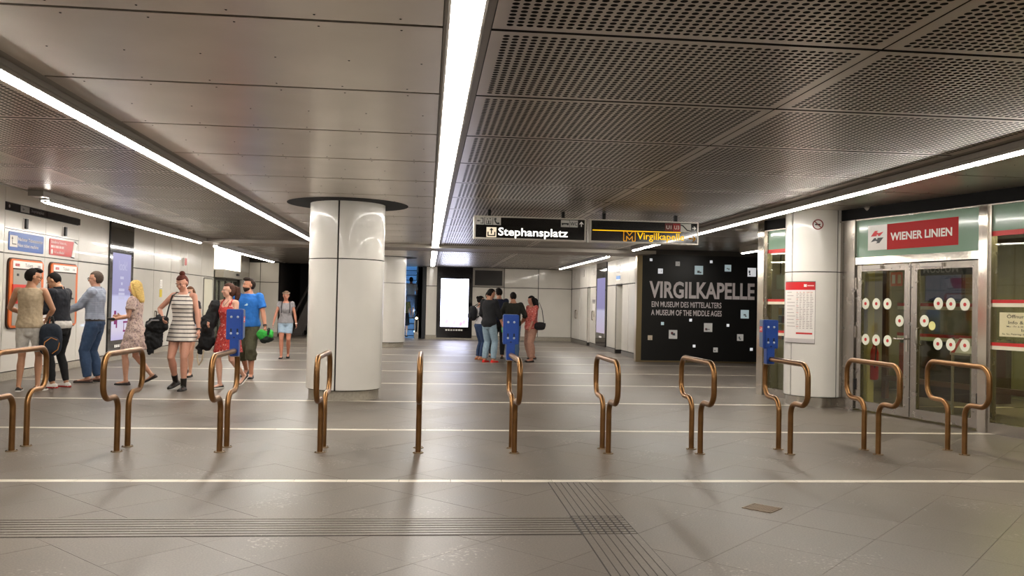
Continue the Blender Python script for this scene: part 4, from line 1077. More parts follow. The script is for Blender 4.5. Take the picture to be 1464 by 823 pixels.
for s_, z_, h_, w_ in (('Öffnungszeiten', 1.385, 0.042, 0.5), ('Info & Tickets', 1.315, 0.04, 0.46), ('Mo - Fr: 6.30 Uhr - 18.30 Uhr', 1.277, 0.02, 0.5), ('Info', 1.23, 0.034, 0.12), ('Sa, So, Feiertag: 8.30 Uhr - 18.30 Uhr', 1.188, 0.02, 0.62)):
    text('lettering', s_, DL, op, (2.78, -0.016, z_), X, U, h_, w_, bold=0.008, align='C')

# shop interior
SHOPW = mat('shop_wall', 'aea793', 0.6)
sw = shop_obj('wall_shop'); struct(sw)
MB().box(-2.8, 6.5, 4.6, 4.75, 0, 3.3).build('back_wall', SHOPW, sw)
MB().box(-2.8, -2.7, 0.6, 4.7, 0, 3.3).prism([(-2.05, 0.08, 0), (-2.15, 0.08, 0), (-2.8, 0.6, 0), (-2.7, 0.6, 0)], (0, 0, 3.3)).build('side_wall', SHOPW, sw)
MB().box(6.4, 6.55, 0.1, 4.7, 0, 3.3).build('side_wall', SHOPW, sw)
pc = tag(shop_at('pillar', -0.34), 'cream pillar just inside the left door leaf', 'pillar')
MB().box(0.10, 0.24, 0.37, 0.51, 0, 2.85).build('shaft', mat('pillar_cream', 'c8bd84', 0.5), pc, bevel=0.01)
MB().box(0.09, 0.25, 0.36, 0.52, 0, 0.08).build('base', ALU, pc)
fx = tag(shop_at('fire_extinguisher', -0.54), 'red fire extinguisher inside the shop at the cream pillar', 'extinguisher')
MB().lathe([(0, 0.42), (0.06, 0.42), (0.068, 0.44), (0.068, 0.82), (0.05, 0.88), (0.025, 0.91), (0.025, 0.95), (0, 0.95)], (0.44, 0.5), 16).build('cylinder', mat('extinguisher_red', 'b81c16', 0.3), fx, smooth=True)
MB().box(0.40, 0.48, 0.48, 0.52, 0.95, 0.99).build('valve', BLACK, fx)
MB().tube([(0.47, 0.5, 0.97), (0.53, 0.46, 0.9), (0.52, 0.44, 0.6)], 0.01, 6).build('hose', BLACK, fx, smooth=True)
MB().box(0.32, 0.375, 0.47, 0.53, 0.7, 0.75).build('wall_bracket', BLACK, fx)
es_ = tag(shop_at('extinguisher_sign', -0.9), 'orange fire extinguisher sign hanging inside the shop', 'sign')
MB().box(0.70, 0.92, 0.9, 0.912, 1.82, 2.03).build('board', mat('sign_orange', 'b5511c', 0.4, emit=0.15), es_)
MB().box(0.73, 0.79, 0.897, 0.9, 1.86, 1.99).build('symbol', WHITE, es_)
MB().box(0.84, 0.9, 0.897, 0.9, 1.86, 1.99).build('symbol', mat('flame_print', 'e0c890', 0.5), es_)
MB().box(0.80, 0.81, 0.9, 0.91, 2.03, 2.85).build('wire', BLACK, es_)
# inner glass partition with red and cream bands
ip = tag(shop_at('glass_partition', -1.95), 'inner glass partition with red and cream bands behind the shop doors', 'partition')
PFR = mat('partition_brown', '6a4a3c', 0.4)
for s_ in (0.75, 1.35, 2.6, 3.6, 4.6): MB().box(s_ - 0.04, s_ + 0.04, 1.75, 1.83, 0, 2.5).build('post', PFR, ip)
MB().box(0.75, 4.6, 1.75, 1.83, 2.42, 2.5).build('rail', PFR, ip)
MB().box(0.75, 4.6, 1.75, 1.83, 0.3, 0.38).build('rail', PFR, ip)
for z_ in (1.53, 1.05):
    MB().box(1.05, 2.6, 1.735, 1.748, z_, z_ + 0.05).build('red_band', REDB, ip)
    MB().box(1.05, 2.6, 1.735, 1.748, z_ - 0.055, z_).build('cream_band', CREAM, ip)
MB().box(0.79, 4.56, 1.785, 1.795, 0.38, 2.42).build('pane', SGLASS, ip)
tv = tag(shop_at('info_screen', -3.3), 'dark blue information screen inside the shop', 'screen')
MB().box(1.55, 2.35, 3.2, 3.26, 1.62, 2.12).build('case', BLACK, tv)
MB().box(1.58, 2.32, 3.195, 3.2, 1.65, 2.09).build('screen', emission('screen_blue', '1c2c62', 0.6), tv)
MB().box(1.93, 1.97, 3.22, 3.25, 2.12, 2.85).build('mount', BLACK, tv)
mb_ = tag(shop_at('museum_banner', -1.2), 'dark banner with grey MUSEUM lettering hanging inside the shop', 'banner')
MB().box(1.1, 2.5, 1.2, 1.215, 1.98, 2.32).build('cloth', mat('banner_dark', '141414', 0.6), mb_)
text('lettering', 'MUSEUM', mat('banner_letters', '7b7b78', 0.6), mb_, (1.33, 1.2, 2.02), X, U, 0.13, 0.62, bold=0.01)
ct = tag(shop_at('shop_counter', -2.6), 'dark service counter with red front inside the shop', 'counter')
MB().box(0.9, 2.5, 2.6, 3.3, 0.0, 0.95).build('body', mat('counter_dark', '3a2622', 0.4), ct)
MB().box(0.86, 2.54, 2.55, 3.35, 0.95, 1.0).build('top', mat('counter_top', '7a6f60', 0.3), ct)
MB().box(0.9, 1.3, 2.58, 2.6, 0.1, 0.9).build('red_panel', REDB, ct)
bsd = tag(shop_at('brochure_stand', -0.6), 'white brochure stand with a red striped card behind the right door leaf', 'stand')
for s_ in (1.80, 2.10): MB().box(s_ - 0.012, s_ + 0.012, 0.6, 0.63, 0, 1.1).build('upright', ALU, bsd)
MB().box(1.78, 2.12, 0.5, 0.72, 0.0, 0.02).build('foot', ALU, bsd)
crd = MB().prism([(1.78, 0.58, 0.9), (2.12, 0.58, 0.9), (2.12, 0.62, 1.1), (1.9, 0.62, 1.1)], (0, 0.01, 0)).build('card', WHITE, bsd)
MB().prism([(1.80, 0.577, 0.9), (1.86, 0.577, 0.9), (1.95, 0.612, 1.09), (1.91, 0.612, 1.09)], (0, 0.003, 0)).build('red_stripe', REDB, crd)
MB().box(1.79, 2.11, 0.57, 0.65, 0.87, 0.895).build('tray', ALU, bsd)
# cupboard and picture seen through the right and left panes
cb = tag(shop_at('shop_cupboard', -4.5), 'cream cupboard on the back wall seen through the right shop pane', 'cupboard')
MB().box(2.9, 4.4, 4.1, 4.6, 0.0, 1.75).build('body', mat('cupboard_cream', 'a9a58a', 0.5), cb, bevel=0.01)
for s_ in (2.92, 3.66): 
    dd = MB().box(s_, s_ + 0.72, 4.08, 4.1, 0.06, 1.7).build('door', mat('cupboard_door', 'b0ac92', 0.45), cb)
    MB().box(s_ + (0.62 if s_ < 3 else 0.06), s_ + (0.65 if s_ < 3 else 0.09), 4.05, 4.08, 0.8, 1.0).build('handle', STEEL, dd)
pf = tag(shop_at('framed_notice', -0.35), 'small pale notice inside the pane left of the column', 'notice')
MB().box(-1.85, -1.65, 0.35, 0.36, 1.78, 2.02).build('sheet', mat('notice_pale', 'b9c4c0', 0.5), pf)
MB().box(-1.76, -1.74, 0.355, 0.365, 2.02, 2.85).build('wire', BLACK, pf)
rk = tag(shop_at('postcard_rack', -0.6), 'colourful postcard rack inside the pane left of the column', 'rack')
MB().box(-1.72, -1.42, 0.5, 0.62, 0.0, 1.5).build('frame', mat('rack_white', 'c9c6ba', 0.4), rk)
cols = ['a8503c', '6b7d5a', '3f5a73', 'c0a060', '7d4a5e', '8a8f94']
for i in range(3):
    for j in range(4):
        MB().box(-1.70 + i * 0.09, -1.62 + i * 0.09, 0.485, 0.5, 0.92 + j * 0.14, 1.04 + j * 0.14).build('postcard', mat('card' + cols[(i * 2 + j) % 6], cols[(i * 2 + j) % 6], 0.4), rk)
# yellow lit poster further back, seen in the gap beside the museum board
yp = thing('yellow_poster', 'narrow yellow poster in the gap beside the museum board', 'poster', (8.1, 19.8, 0))
MB().box(-0.16, 0.16, 0, 0.05, 0.2, 2.4).build('panel', mat('poster_cream', 'cfc6a4', 0.5), yp)
MB().box(-0.1, 0.12, -0.004, 0, 1.3, 1.7).build('yellow_field', mat('poster_yellow', 'd2b432', 0.5), yp)
MB().box(-0.12, 0.12, -0.004, 0, 0.5, 1.0).build('yellow_field', mat('poster_yellow', 'd2b432', 0.5), yp)
MB().box(-0.16, 0.16, -0.02, 0.07, 0.0, 0.2).build('foot', ALU, yp)
# shop ceiling lamps
for i, (s_, lab) in enumerate(((0.6, 'lamp panel over the shop entrance'), (2.6, 'lamp panel over the middle of the shop'), (4.8, 'lamp panel over the near end of the shop'))):
    lp = link('shop_lamp', None, None, SL, SRZ); tag(lp, lab, 'light', 'shop ceiling lamps')
    MB().box(s_ - 0.6, s_ + 0.6, 2.2, 2.5, 2.80, 2.845).build('housing', HOUSING, lp)
    MB().box(s_ - 0.57, s_ + 0.57, 2.22, 2.48, 2.79, 2.80).build('diffuser', emission('shop_light', 'f0e6b4', 62.0), lp)
# ------------------------------------------------------------------ people
PENDING = []                      # (object, voxel, smooth, fold strength)
fold_tex = bpy.data.textures.new('cloth_folds', 'CLOUDS'); fold_tex.noise_scale = 0.09; fold_tex.noise_depth = 2

def finish_meshes():
    dg = None
    for o, vox, sm_, fold in PENDING:
        r = o.modifiers.new('r', 'REMESH'); r.mode = 'VOXEL'; r.voxel_size = vox; r.use_smooth_shade = True
        if sm_:
            s_ = o.modifiers.new('s', 'SMOOTH'); s_.factor = 0.5; s_.iterations = sm_
        if fold:
            d = o.modifiers.new('d', 'DISPLACE'); d.texture = fold_tex; d.strength = fold * 1.7; d.mid_level = 0.5; d.texture_coords = 'LOCAL'
    dg = bpy.context.evaluated_depsgraph_get()
    for o, vox, sm_, fold in PENDING:
        me = bpy.data.meshes.new_from_object(o.evaluated_get(dg))
        me.name = o.data.name
        old = o.data
        o.modifiers.clear(); o.data = me
        bpy.data.meshes.remove(old)

def pend(q, name, m, parent, vox=0.012, sm_=4, fold=0.0, loc=None, rz=None):
    me = q.mesh(name, m)
    o = link(name, me, parent, loc, rz)
    PENDING.append((o, vox, sm_, fold))
    return o

def ring(c, u, v, ru, rv, n=16):
    return [c + u * (ru * math.cos(2 * math.pi * i / n)) + v * (rv * math.sin(2 * math.pi * i / n)) for i in range(n)]

def limb(q, pts, rad, n=12, round_ends=True):
    pts = [Vector(p) for p in pts]
    q.tube(pts, list(rad), n)
    if round_ends:
        q.ell(pts[0], (rad[0],) * 3, 12, 8); q.ell(pts[-1], (rad[-1],) * 3, 12, 8)

def ik(a, c, l1, l2, hint):
    d = c - a; D = min(d.length, (l1 + l2) * 0.998); dn = d.normalized(); c = a + dn * D
    x = (l1 * l1 - l2 * l2 + D * D) / (2 * D); h = math.sqrt(max(0, l1 * l1 - x * x))
    hint = Vector(hint); n_ = (hint - dn * hint.dot(dn)).normalized()
    return a + dn * x + n_ * h, c

TM = [(.80, .06, .06, 0), (.86, .135, .10, 0), (.93, .165, .112, .008), (1.0, .158, .105, 0), (1.08, .144, .097, -.005), (1.18, .150, .102, -.008), (1.30, .165, .115, -.006), (1.38, .168, .105, 0), (1.44, .140, .08, .005), (1.48, .075, .062, .008), (1.54, .056, .058, 0)]
TF = [(.80, .06, .06, 0), (.86, .142, .108, 0), (.93, .172, .122, .01), (1.0, .156, .108, 0), (1.08, .127, .092, -.005), (1.18, .132, .097, -.01), (1.28, .147, .122, -.02), (1.36, .148, .100, -.008), (1.43, .122, .072, .004), (1.475, .06, .054, .006), (1.54, .047, .05, 0)]
def prof(P, z):
    if z <= P[0][0]: return P[0][1:]
    for a, b in zip(P[:-1], P[1:]):
        if z <= b[0]:
            t = (z - a[0]) / (b[0] - a[0]); return tuple(a[i] + (b[i] - a[i]) * t for i in (1, 2, 3))
    return P[-1][1:]

SKINS = {}
def skin(c):
    return mat('skin_' + c, c, 0.5, var=0.05, vscale=12)

class Person:
    def __init__(s, label, loc, rz, h=1.75, sex='m', skin_c='c79a80', hair_c='2a1c16', hair='short', girth=1.0, lean=0, head=(0, 0),
                 feet=((.10, 0, 0, 0), (-.10, 0, 0, 0)), hands=((.25, -.03, .80), (-.25, -.03, .80)), elbow=((.3, .8, 0), (-.3, .8, 0)), curl=0.5, vox=0.0085, group=None, beard=False):
        s.k = k = h / 1.75; s.sex = sex; s.P = TM if sex == 'm' else TF; s.g = girth; s.vox = vox
        s.rz = math.radians(rz); s.loc = Vector(loc); s.lean = math.radians(lean)
        s.Rl = Matrix.Rotation(s.lean, 3, 'X'); s.pel = Vector((0, 0, .93 * k))
        s.M = Matrix.Translation(s.loc) @ Matrix.Rotation(s.rz, 4, 'Z')
        s.T = lambda x, y, z: s.pel + s.Rl @ (Vector((x * k, y * k, z * k)) - s.pel) if z > .93 else Vector((x * k, y * k, z * k))
        X_, Y_ = Vector((1, 0, 0)), s.Rl @ Vector((0, 1, 0))
        s.X, s.Y = X_, Y_
        q = MB()
        s.torso(q, .80, 1.54, 0, step=None)
        # legs
        s.legs = []
        sw_ = .088
        for i, sd in enumerate((1, -1)):
            fx, fy, lift, yaw = feet[i]
            hip = Vector((sd * sw_ * k, 0, .90 * k)); ank = Vector((fx * k, fy * k, (.085 + lift) * k))
            kn, ank = ik(hip, ank, .42 * k, .415 * k, (0.05 * sd, -1, 0))
            s.legs.append((hip, kn, ank, yaw, lift))
            sh_ = ank - kn
            lr = girth * (1.0 if sex == 'm' else 0.98)
            back = Vector((0, .012 * k, 0))
            pts = [hip, hip.lerp(kn, .5), hip.lerp(kn, .88), kn, kn + sh_ * .12 + back * .5, kn + sh_ * .32 + back, kn + sh_ * .62 + back * .4, kn + sh_ * .88, ank]
            limb(q, pts, [x * k * lr for x in (.088, .077, .058, .054, .052, .057, .045, .035, .036)])
            f, up = s.foot_frame(i)
            rings = []
            for a, w_, t_ in ((-.05, .022, .028), (0, .028, .032), (.06, .034, .020), (.12, .038, .012), (.165, .026, .009)):
                c = ank + f * (a * k) - up * ((.063 - t_) * k)
                rings.append(ring(c, f.cross(up), up, w_ * k, t_ * k))
            q.loft(rings)
        # arms
        s.arms = []
        sx = (.178 if sex == 'm' else .155)
        for i, sd in enumerate((1, -1)):
            sh = s.T(sd * sx * (0.5 + 0.5 * girth), 0.005, 1.425); hd = Vector(hands[i]) * k
            el, wr = ik(sh, hd, .285 * k, .255 * k, elbow[i])
            s.arms.append((sh, el, wr))
            ar = (1.0 if sex == 'm' else .86) * (0.4 + 0.6 * girth)
            fo = wr - el
            limb(q, [sh, sh.lerp(el, .3), sh.lerp(el, .6), el, el + fo * .25, el + fo * .6, wr], [x * k * ar for x in (.056, .052, .046, .039, .041, .034, .026)])
            q.ell(s.T(sd * sx * .80, 0.005, 1.425), (.06 * k, .055 * k, .055 * k))
            s.hand(q, wr, fo.normalized(), sd, curl)
        # head
        piv = s.T(0, 0.0, 1.515)
        s.HR = s.Rl @ Matrix.Rotation(math.radians(head[0]), 3, 'Z') @ Matrix.Rotation(math.radians(head[1]), 3, 'X')
        s.H = lambda x, y, z: piv + s.HR @ (Vector((x, y, z + .118)) * k)
        R = s.HR
        limb(q, [s.T(0, .005, 1.45), s.H(0, .015, -.05)], [.055 * k, .052 * k] if sex == 'm' else [.047 * k, .045 * k])
        q.ell(s.H(0, .012, .022), (.076 * k, .096 * k, .094 * k), 20, 14, rot=R)
        q.ell(s.H(0, -.022, -.035), (.064 * k, .070 * k, .078 * k), 18, 12, rot=R)
        q.ell(s.H(0, -.052, -.088), (.030 * k, .032 * k, .026 * k), 12, 8, rot=R)
        q.ell(s.H(0, -.078, .022), (.052 * k, .014 * k, .010 * k), 12, 8, rot=R)
        limb(q, [s.H(0, -.082, .012), s.H(0, -.104, -.022)], [.010 * k, .0145 * k], 8)
        for sd in (1, -1):
            q.ell(s.H(sd * .079, .012, -.008), (.010 * k, .020 * k, .031 * k), 10, 8, rot=R)
            q.ell(s.H(sd * .040, -.062, -.025), (.022 * k, .02 * k, .02 * k), 10, 8, rot=R)
        s.skin = skin(skin_c)
        s.root = tag(pend(q, 'person', s.skin, None, vox, 3, 0, s.loc, s.rz), label, 'person', group)
        hm = mat('hair_' + hair_c, hair_c, 0.75, var=0.16, vscale=45, spec=0.2, bump=0.4, bscale=90)
        s.hm = hm
        # face
        for sd in (1, -1):
            e = MB().ell(s.H(sd * .031, -.083, .006), (.013 * k, .008 * k, .0055 * k), 10, 6, rot=R).build('eye', mat('eye_white', 'a79a90', 0.4), s.root, smooth=True)
            MB().ell(s.H(sd * .031, -.0895, .006), (.0072 * k, .004 * k, .0056 * k), 8, 6, rot=R).build('iris', mat('iris_brown', '2a1a12', 0.3), e, smooth=True)
            MB().ell(s.H(sd * .033, -.090, .026), (.020 * k, .006 * k, .0045 * k), 8, 6, rot=R).build('eyebrow', hm, s.root, smooth=True)
        MB().ell(s.H(0, -.0905, -.056), (.023 * k, .007 * k, .0075 * k), 10, 6, rot=R).build('lips', mat('lips_' + ('a' if sex == 'm' else 'b'), 'a5665a' if sex == 'm' else 'b0524c', 0.45), s.root, smooth=True)
        s.make_hair(hair)
        if beard:
            b = MB()
            b.ell(s.H(0, -.033, -.055), (.068 * k, .066 * k, .066 * k), 20, 14, rot=R, fn=lambda d: 0.86 if (d.z > 0.12 or d.y > 0.35) else 1.0)
            b.ell(s.H(0, -.062, -.09), (.034 * k, .03 * k, .03 * k), 12, 8, rot=R)
            b.build('beard', hm, s.root, smooth=True, angle=80)
            MB().ell(s.H(0, -.0965, -.041), (.027 * k, .007 * k, .007 * k), 10, 6, rot=R).build('moustache', hm, s.root, smooth=True)

    def torso(s, q, z0, z1, off, step=0.05, widen=0.0, extra=None, zs=None):
        k = s.k
        if zs is None:
            zs = [p[0] for p in s.P if z0 - 1e-6 <= p[0] <= z1 + 1e-6]
            zs = sorted(set([z0] + zs + [z1]))
        rings = []
        for z in zs:
            rx, ry, oy = prof(s.P, z)
            e = extra(z) if extra else 0.0
            rings.append(ring(s.T(0, oy, z), s.X, s.Y, (rx * s.g + off + e) * k, (ry * (0.3 + 0.7 * s.g) + off + e) * k, 22))
        q.loft(rings)

    def foot_frame(s, i):
        hip, kn, ank, yaw, lift = s.legs[i]
        a = math.radians(yaw)
        f = Vector((math.sin(a), -math.cos(a), 0)); up = Vector((0, 0, 1))
        if lift > 0.03:
            p = min(0.9, lift * 5)                     # heel raised, toe towards the floor
            r_ = f.cross(up); m_ = Matrix.Rotation(-p, 3, r_)
            f, up = m_ @ f, m_ @ up
        return f, up

    def hand(s, q, wr, d, sd, curl):
        k = s.k * (1.0 if s.sex == 'm' else 0.9)
        inn = Vector((-sd, 0, 0)); inn = (inn - d * inn.dot(d))
        inn = inn.normalized() if inn.length > .2 else Vector((0, 0, -1)); inn = (inn - d * inn.dot(d)).normalized()   # palm normal
        wv = d.cross(inn) * sd                          # towards the little finger / thumb
        if wv.y > 0: wv = -wv                           # thumb side faces forward
        pal = []
        for a, w_, t_ in ((-.01, .024, .02), (.02, .034, .016), (.055, .041, .014), (.085, .040, .012)):
            pal.append(ring(wr + d * (a * k), wv, inn, w_ * k, t_ * k, 12))
        q.loft(pal)
        for j, (o_, L_) in enumerate(((.030, .066), (.010, .076), (-.010, .071), (-.029, .056))):
            b = wr + d * (.082 * k) + wv * (o_ * k)
            c1 = curl * 0.8; c2 = curl * 1.9
            m1 = b + (d * math.cos(c1) + inn * math.sin(c1)) * (L_ * .5 * k)
            m2 = m1 + (d * math.cos(c2) + inn * math.sin(c2)) * (L_ * .55 * k)
            limb(q, [b, m1, m2], [.0092 * k, .0088 * k, .0075 * k], 8)
        b = wr + d * (.022 * k) + wv * (.026 * k)
        m1 = b + (d * .62 + wv * .7 + inn * .3).normalized() * (.042 * k); m2 = m1 + (d * .9 + wv * .15 + inn * .45).normalized() * (.03 * k)
        limb(q, [b, m1, m2], [.0125 * k, .0105 * k, .0085 * k], 8)

    def make_hair(s, style):
        k = s.k; R = s.HR; q = MB()
        def st(a, b, x):
            t = min(1, max(0, (x - a) / (b - a))); return t * t * (3 - 2 * t)
        def fn(d):
            face = st(.02, -.22, d.y) * st(.60, .42, d.z)                    # forehead and face stay free
            side = st(.55, .75, abs(d.x)) * st(.22, .02, d.y) * st(.12, -.08, d.z)
            nape = st(-.80, -.95, d.z)
            cut = max(face, side, nape)
            return (1.0 + 0.035 * mnoise.noise(d * 6 + s.loc)) * (1 - .22 * cut)
        big = 1.04 if style not in ('fade',) else 0.985
        q.ell(s.H(0, .016, .014), (.082 * k * big, .104 * k * big, .106 * k * big), 30, 20, rot=R, fn=fn)
        if style == 'quiff': q.ell(s.H(0, -.03, .105), (.062 * k, .07 * k, .035 * k), 16, 10, rot=R)
        if style in ('bun', 'tophead'):
            c = (0, .065, .125) if style == 'tophead' else (0, .115, .05)
            q.ell(s.H(*c), (.045 * k, .042 * k, .042 * k), 14, 10, rot=R)
        if style == 'pony':
            q.tube([s.H(0, .10, .05), s.H(0, .15, .02), s.H(0.0, .15, -.07), s.H(0, .13, -.16), s.H(0, .12, -.2)], [.03 * k, .045 * k, .05 * k, .035 * k, .01 * k], 12)
            q.ell(s.H(0, .045, -.02), (.085 * k, .08 * k, .09 * k), 16, 10, rot=R)
        if style in ('long', 'shoulder'):
            end = -.27 if style == 'long' else -.20
            rr = []
            for t in range(8):
                z = .04 + (end - .04) * t / 7
                w_ = (.088, .095, .10, .102, .10, .095, .085, .05)[t]; d_ = (.075, .08, .078, .07, .062, .055, .048, .03)[t]
                rr.append([s.H(0, .035 + .006 * t, z) + R @ Vector((w_ * k * math.cos(a), d_ * k * math.sin(a), 0)) for a in [2 * math.pi * i / 18 for i in range(18)]])
            q.loft(rr)
            for sd in (1, -1):
                q.tube([s.H(sd * .07, -.01, .06), s.H(sd * .088, -.015, 0), s.H(sd * .09, -.005, -.08), s.H(sd * .085, .01, end * .75)], [.02 * k, .024 * k, .026 * k, .012 * k], 10)
        q.build('hair', s.hm, s.root, smooth=True, angle=80)

    # ---- clothes
    def top(s, m, hem=.92, neck=1.455, sleeve=0.5, off=.014, fold=.012, name='top', strap=False, loose=0.0, cap=True):
        q = MB(); k = s.k
        zs = [hem + (neck - hem) * i / 14 for i in range(15)]
        s.torso(q, hem, neck, off, zs=zs, extra=lambda z: loose * max(0, (1.25 - z)) if z < 1.25 else 0)
        for i, (sh, el, wr) in enumerate(s.arms):
            ar = (1.0 if s.sex == 'm' else .86) * (0.4 + 0.6 * s.g)
            sd = 1 if i == 0 else -1
            if not strap:
                bare = sleeve <= 0
                q.ell(s.T(sd * ((.112 if bare else .142) if s.sex == 'm' else (.095 if bare else .122)), 0.005, 1.415 if bare else 1.42), ((.060 + off) * k, (.058 + off) * k, (.044 + off * .5) * k))
            if sleeve > 0:
                pts = [sh, sh.lerp(el, min(1, sleeve))] if sleeve <= 1 else [sh, sh.lerp(el, .5), el, el.lerp(wr, sleeve - 1)]
                ra = [.056 + off * .8, .046 + off * 1.3] if sleeve <= 1 else [.056 + off * .7, .049 + off * .7, .042 + off, .028 + off]
                q.ell(sh, ((.056 * ar + off * .8) * k,) * 3)
                q.tube(pts, [x * k * (ar if sleeve <= 1 else ar) for x in ra], 12)
                if sleeve > 1: q.ell(el, ((.042 * ar + off) * k,) * 3)
        return pend(q, name, m, s.root, 0.011, 3, fold)

    def legwear(s, m, length=2.0, off=.012, waist=1.02, fold=.010, flare=0.0, name='trousers'):
        q = MB(); k = s.k
        zs = [.78, .82, .86, .90, .93, .97, waist]
        s.torso(q, .78, waist, off + .004, zs=zs)
        q.ell((0, .01 * k, .82 * k), (.085 * k * s.g, .10 * k, .06 * k))
        for hip, kn, ank, yaw, lift in s.legs:
            lr = s.g
            if length <= 1:
                pts = [hip, hip.lerp(kn, length * .5), hip.lerp(kn, length)]
                ra = [.088 + off, .080 + off + flare * .5, .068 + off + flare]
            else:
                pts = [hip, hip.lerp(kn, .5), kn, kn.lerp(ank, (length - 1) * .4) + Vector((0, .010 * k, 0)), kn.lerp(ank, length - 1)]
                ra = [.090 + off, .079 + off, .057 + off + flare * .6, .058 + off + flare, (.058 - .02 * (length - 1)) + off + flare]
            q.tube(pts, [x * k * lr for x in ra], 14)
            q.ell(hip, tuple((.088 + off) * k * lr for _ in range(3)))
        return pend(q, name, m, s.root, 0.011, 3, fold)

    def dress(s, m, hem=.72, neck=1.42, off=.012, flare=.05, sleeve=0.0, strap=True, fold=.012, name='dress', ruffles=()):
        q = MB(); k = s.k
        n = 20; rings = []
        for i in range(n):
            z = hem + (neck - hem) * i / (n - 1)
            if z >= 1.0: rx, ry, oy = prof(s.P, z)
            else:
                rx, ry, oy = prof(s.P, max(z, .93)); t = (1.0 - z) / (1.0 - hem)
                rx += flare * t; ry += flare * 1.15 * t
                for rz_ in ruffles:
                    if z < rz_: rx += .012; ry += .012
            c = s.T(0, oy, z) if z > .93 else Vector((0, oy * k, z * k))
            wob = [1 + (0.045 * math.sin(7 * 2 * math.pi * j / 28 + s.loc.x * 3) * max(0, (1.0 - z) / (1.0 - hem)) if z < 1 else 0) for j in range(28)]
            rings.append([c + s.X * ((rx * s.g + off) * k * wob[j] * math.cos(2 * math.pi * j / 28)) + s.Y * ((ry + off) * k * wob[j] * math.sin(2 * math.pi * j / 28)) for j in range(28)])
        q.loft(rings)
        for i, (sh, el, wr) in enumerate(s.arms):
            sd = 1 if i == 0 else -1
            if strap:
                q.tube([s.T(sd * .085, -.105, 1.30), s.T(sd * .092, -.075, 1.40), s.T(sd * .095, 0, 1.475), s.T(sd * .09, .07, 1.42), s.T(sd * .085, .085, 1.33)], [.022 * k] * 5, 8)
            else:
                q.ell(s.T(sd * .122, 0.005, 1.425), ((.062 + off) * k, (.056 + off) * k, (.05 + off * .5) * k))
            if sleeve:
                q.ell(sh, ((.05 + off) * k,) * 3); q.tube([sh, sh.lerp(el, sleeve)], [(.05 + off) * k, (.056 + off * 1.5) * k], 12)
        return pend(q, name, m, s.root, 0.011, 3, fold)

    def shoes(s, m, sole_m, boot=0.0, low=False, name='shoe'):
        k = s.k * (1.0 if s.sex == 'm' else 0.93)
        for i in range(2):
            hip, kn, ank, yaw, lift = s.legs[i]
            f, up = s.foot_frame(i); r_ = f.cross(up)
            base = ank - up * (.085 * s.k)
            q = MB(); rings = []
            hb_ = 1.18 if boot else 1.0
            for a, w_, h_ in ((-.078, .022, .05), (-.065, .036, .068), (-.03, .040, .082 if not low else .06), (.02, .040, .084 if not low else .056), (.06, .043, .070 if not low else .045), (.11, .048, .052 if not low else .04), (.155, .045, .044), (.185, .032, .038), (.198, .012, .03)):
                c = base + f * (a * k)
                rg_ = []
                for j in range(14):
                    t = 2 * math.pi * j / 14
                    y_ = math.sin(t); x_ = math.cos(t)
                    yy = .016 if y_ < 0 else .016 + (h_ * hb_ - .016) * y_
                    rg_.append(c + r_ * (w_ * k * x_ * (1.0 if y_ < .3 else 0.95)) + up * (yy * k))
                rings.append(rg_)
            q.loft(rings)
            if boot:
                d = (kn - ank).normalized()
                q.tube([ank - up * (.03 * k), ank + d * (.03 * k), ank + d * (boot * k)], [.046 * k, .046 * k, .052 * k], 14)
            sh_ = q.build(name, m, s.root, smooth=True, angle=60)
            so = MB(); out = []
            for a, w_ in ((-.084, .012), (-.078, .026), (-.055, .038), (0, .041), (.06, .045), (.11, .051), (.155, .048), (.187, .034), (.203, .012)): out.append((a, w_))
            poly_ = [base + f * (a * k) + r_ * (w_ * k) for a, w_ in out] + [base + f * (a * k) - r_ * (w_ * k) for a, w_ in reversed(out)]
            so.prism([p + up * .001 for p in poly_], up * (.021 * k))
            so.build('sole', sole_m, sh_)

    def collar(s, m, name='collar'):
        q = MB(); k = s.k
        for a0, a1 in ((-75, 75), (105, 255)):
            rings = []
            for a in [math.radians(a0 + (a1 - a0) * i / 12) for i in range(13)]:
                c, sn = math.cos(a), math.sin(a)
                rings.append([s.T(.072 * c, .006 + .070 * sn, 1.462), s.T(.086 * c, .006 + .086 * sn, 1.458), s.T(.074 * c, .004 + .074 * sn, 1.512), s.T(.064 * c, .004 + .064 * sn, 1.512)])
            q.loft(rings)
        q.build(name, m, s.root, smooth=True, angle=60)

    def belt(s, m, z=.985, off=.026):
        q = MB(); s.torso(q, z - .018, z + .018, off, zs=[z - .018, z + .018])
        q.build('belt', m, s.root, smooth=True)

    def glasses(s):
        k = s.k; q = MB()
        for sd in (1, -1):
            c = s.H(sd * .033, -.098, .006)
            pts = [c + s.HR @ Vector((.024 * k * math.cos(a), 0, .017 * k * math.sin(a))) for a in [2 * math.pi * i / 12 for i in range(13)]]
            q.tube(pts, .0026 * k, 6)
            q.tube([s.H(sd * .057, -.098, .008), s.H(sd * .083, 0.0, .008)], .0025 * k, 6)
        q.tube([s.H(-.01, -.1, .01), s.H(.01, -.1, .01)], .0025 * k, 6)
        q.build('glasses', BLACK, s.root)

    def w(s, v): return s.M @ Vector(v)
    def wrist(s, i): return s.M @ s.arms[i][2]
    def grip(s, i):
        sh, el, wr = s.arms[i]
        return s.M @ (wr + (wr - el).normalized() * (.085 * s.k))

def fabric(name, c, rough=0.85, var=0.08):
    return mat('fabric_' + name, c, rough, var=var, vscale=25, bump=0.15, bscale=220)

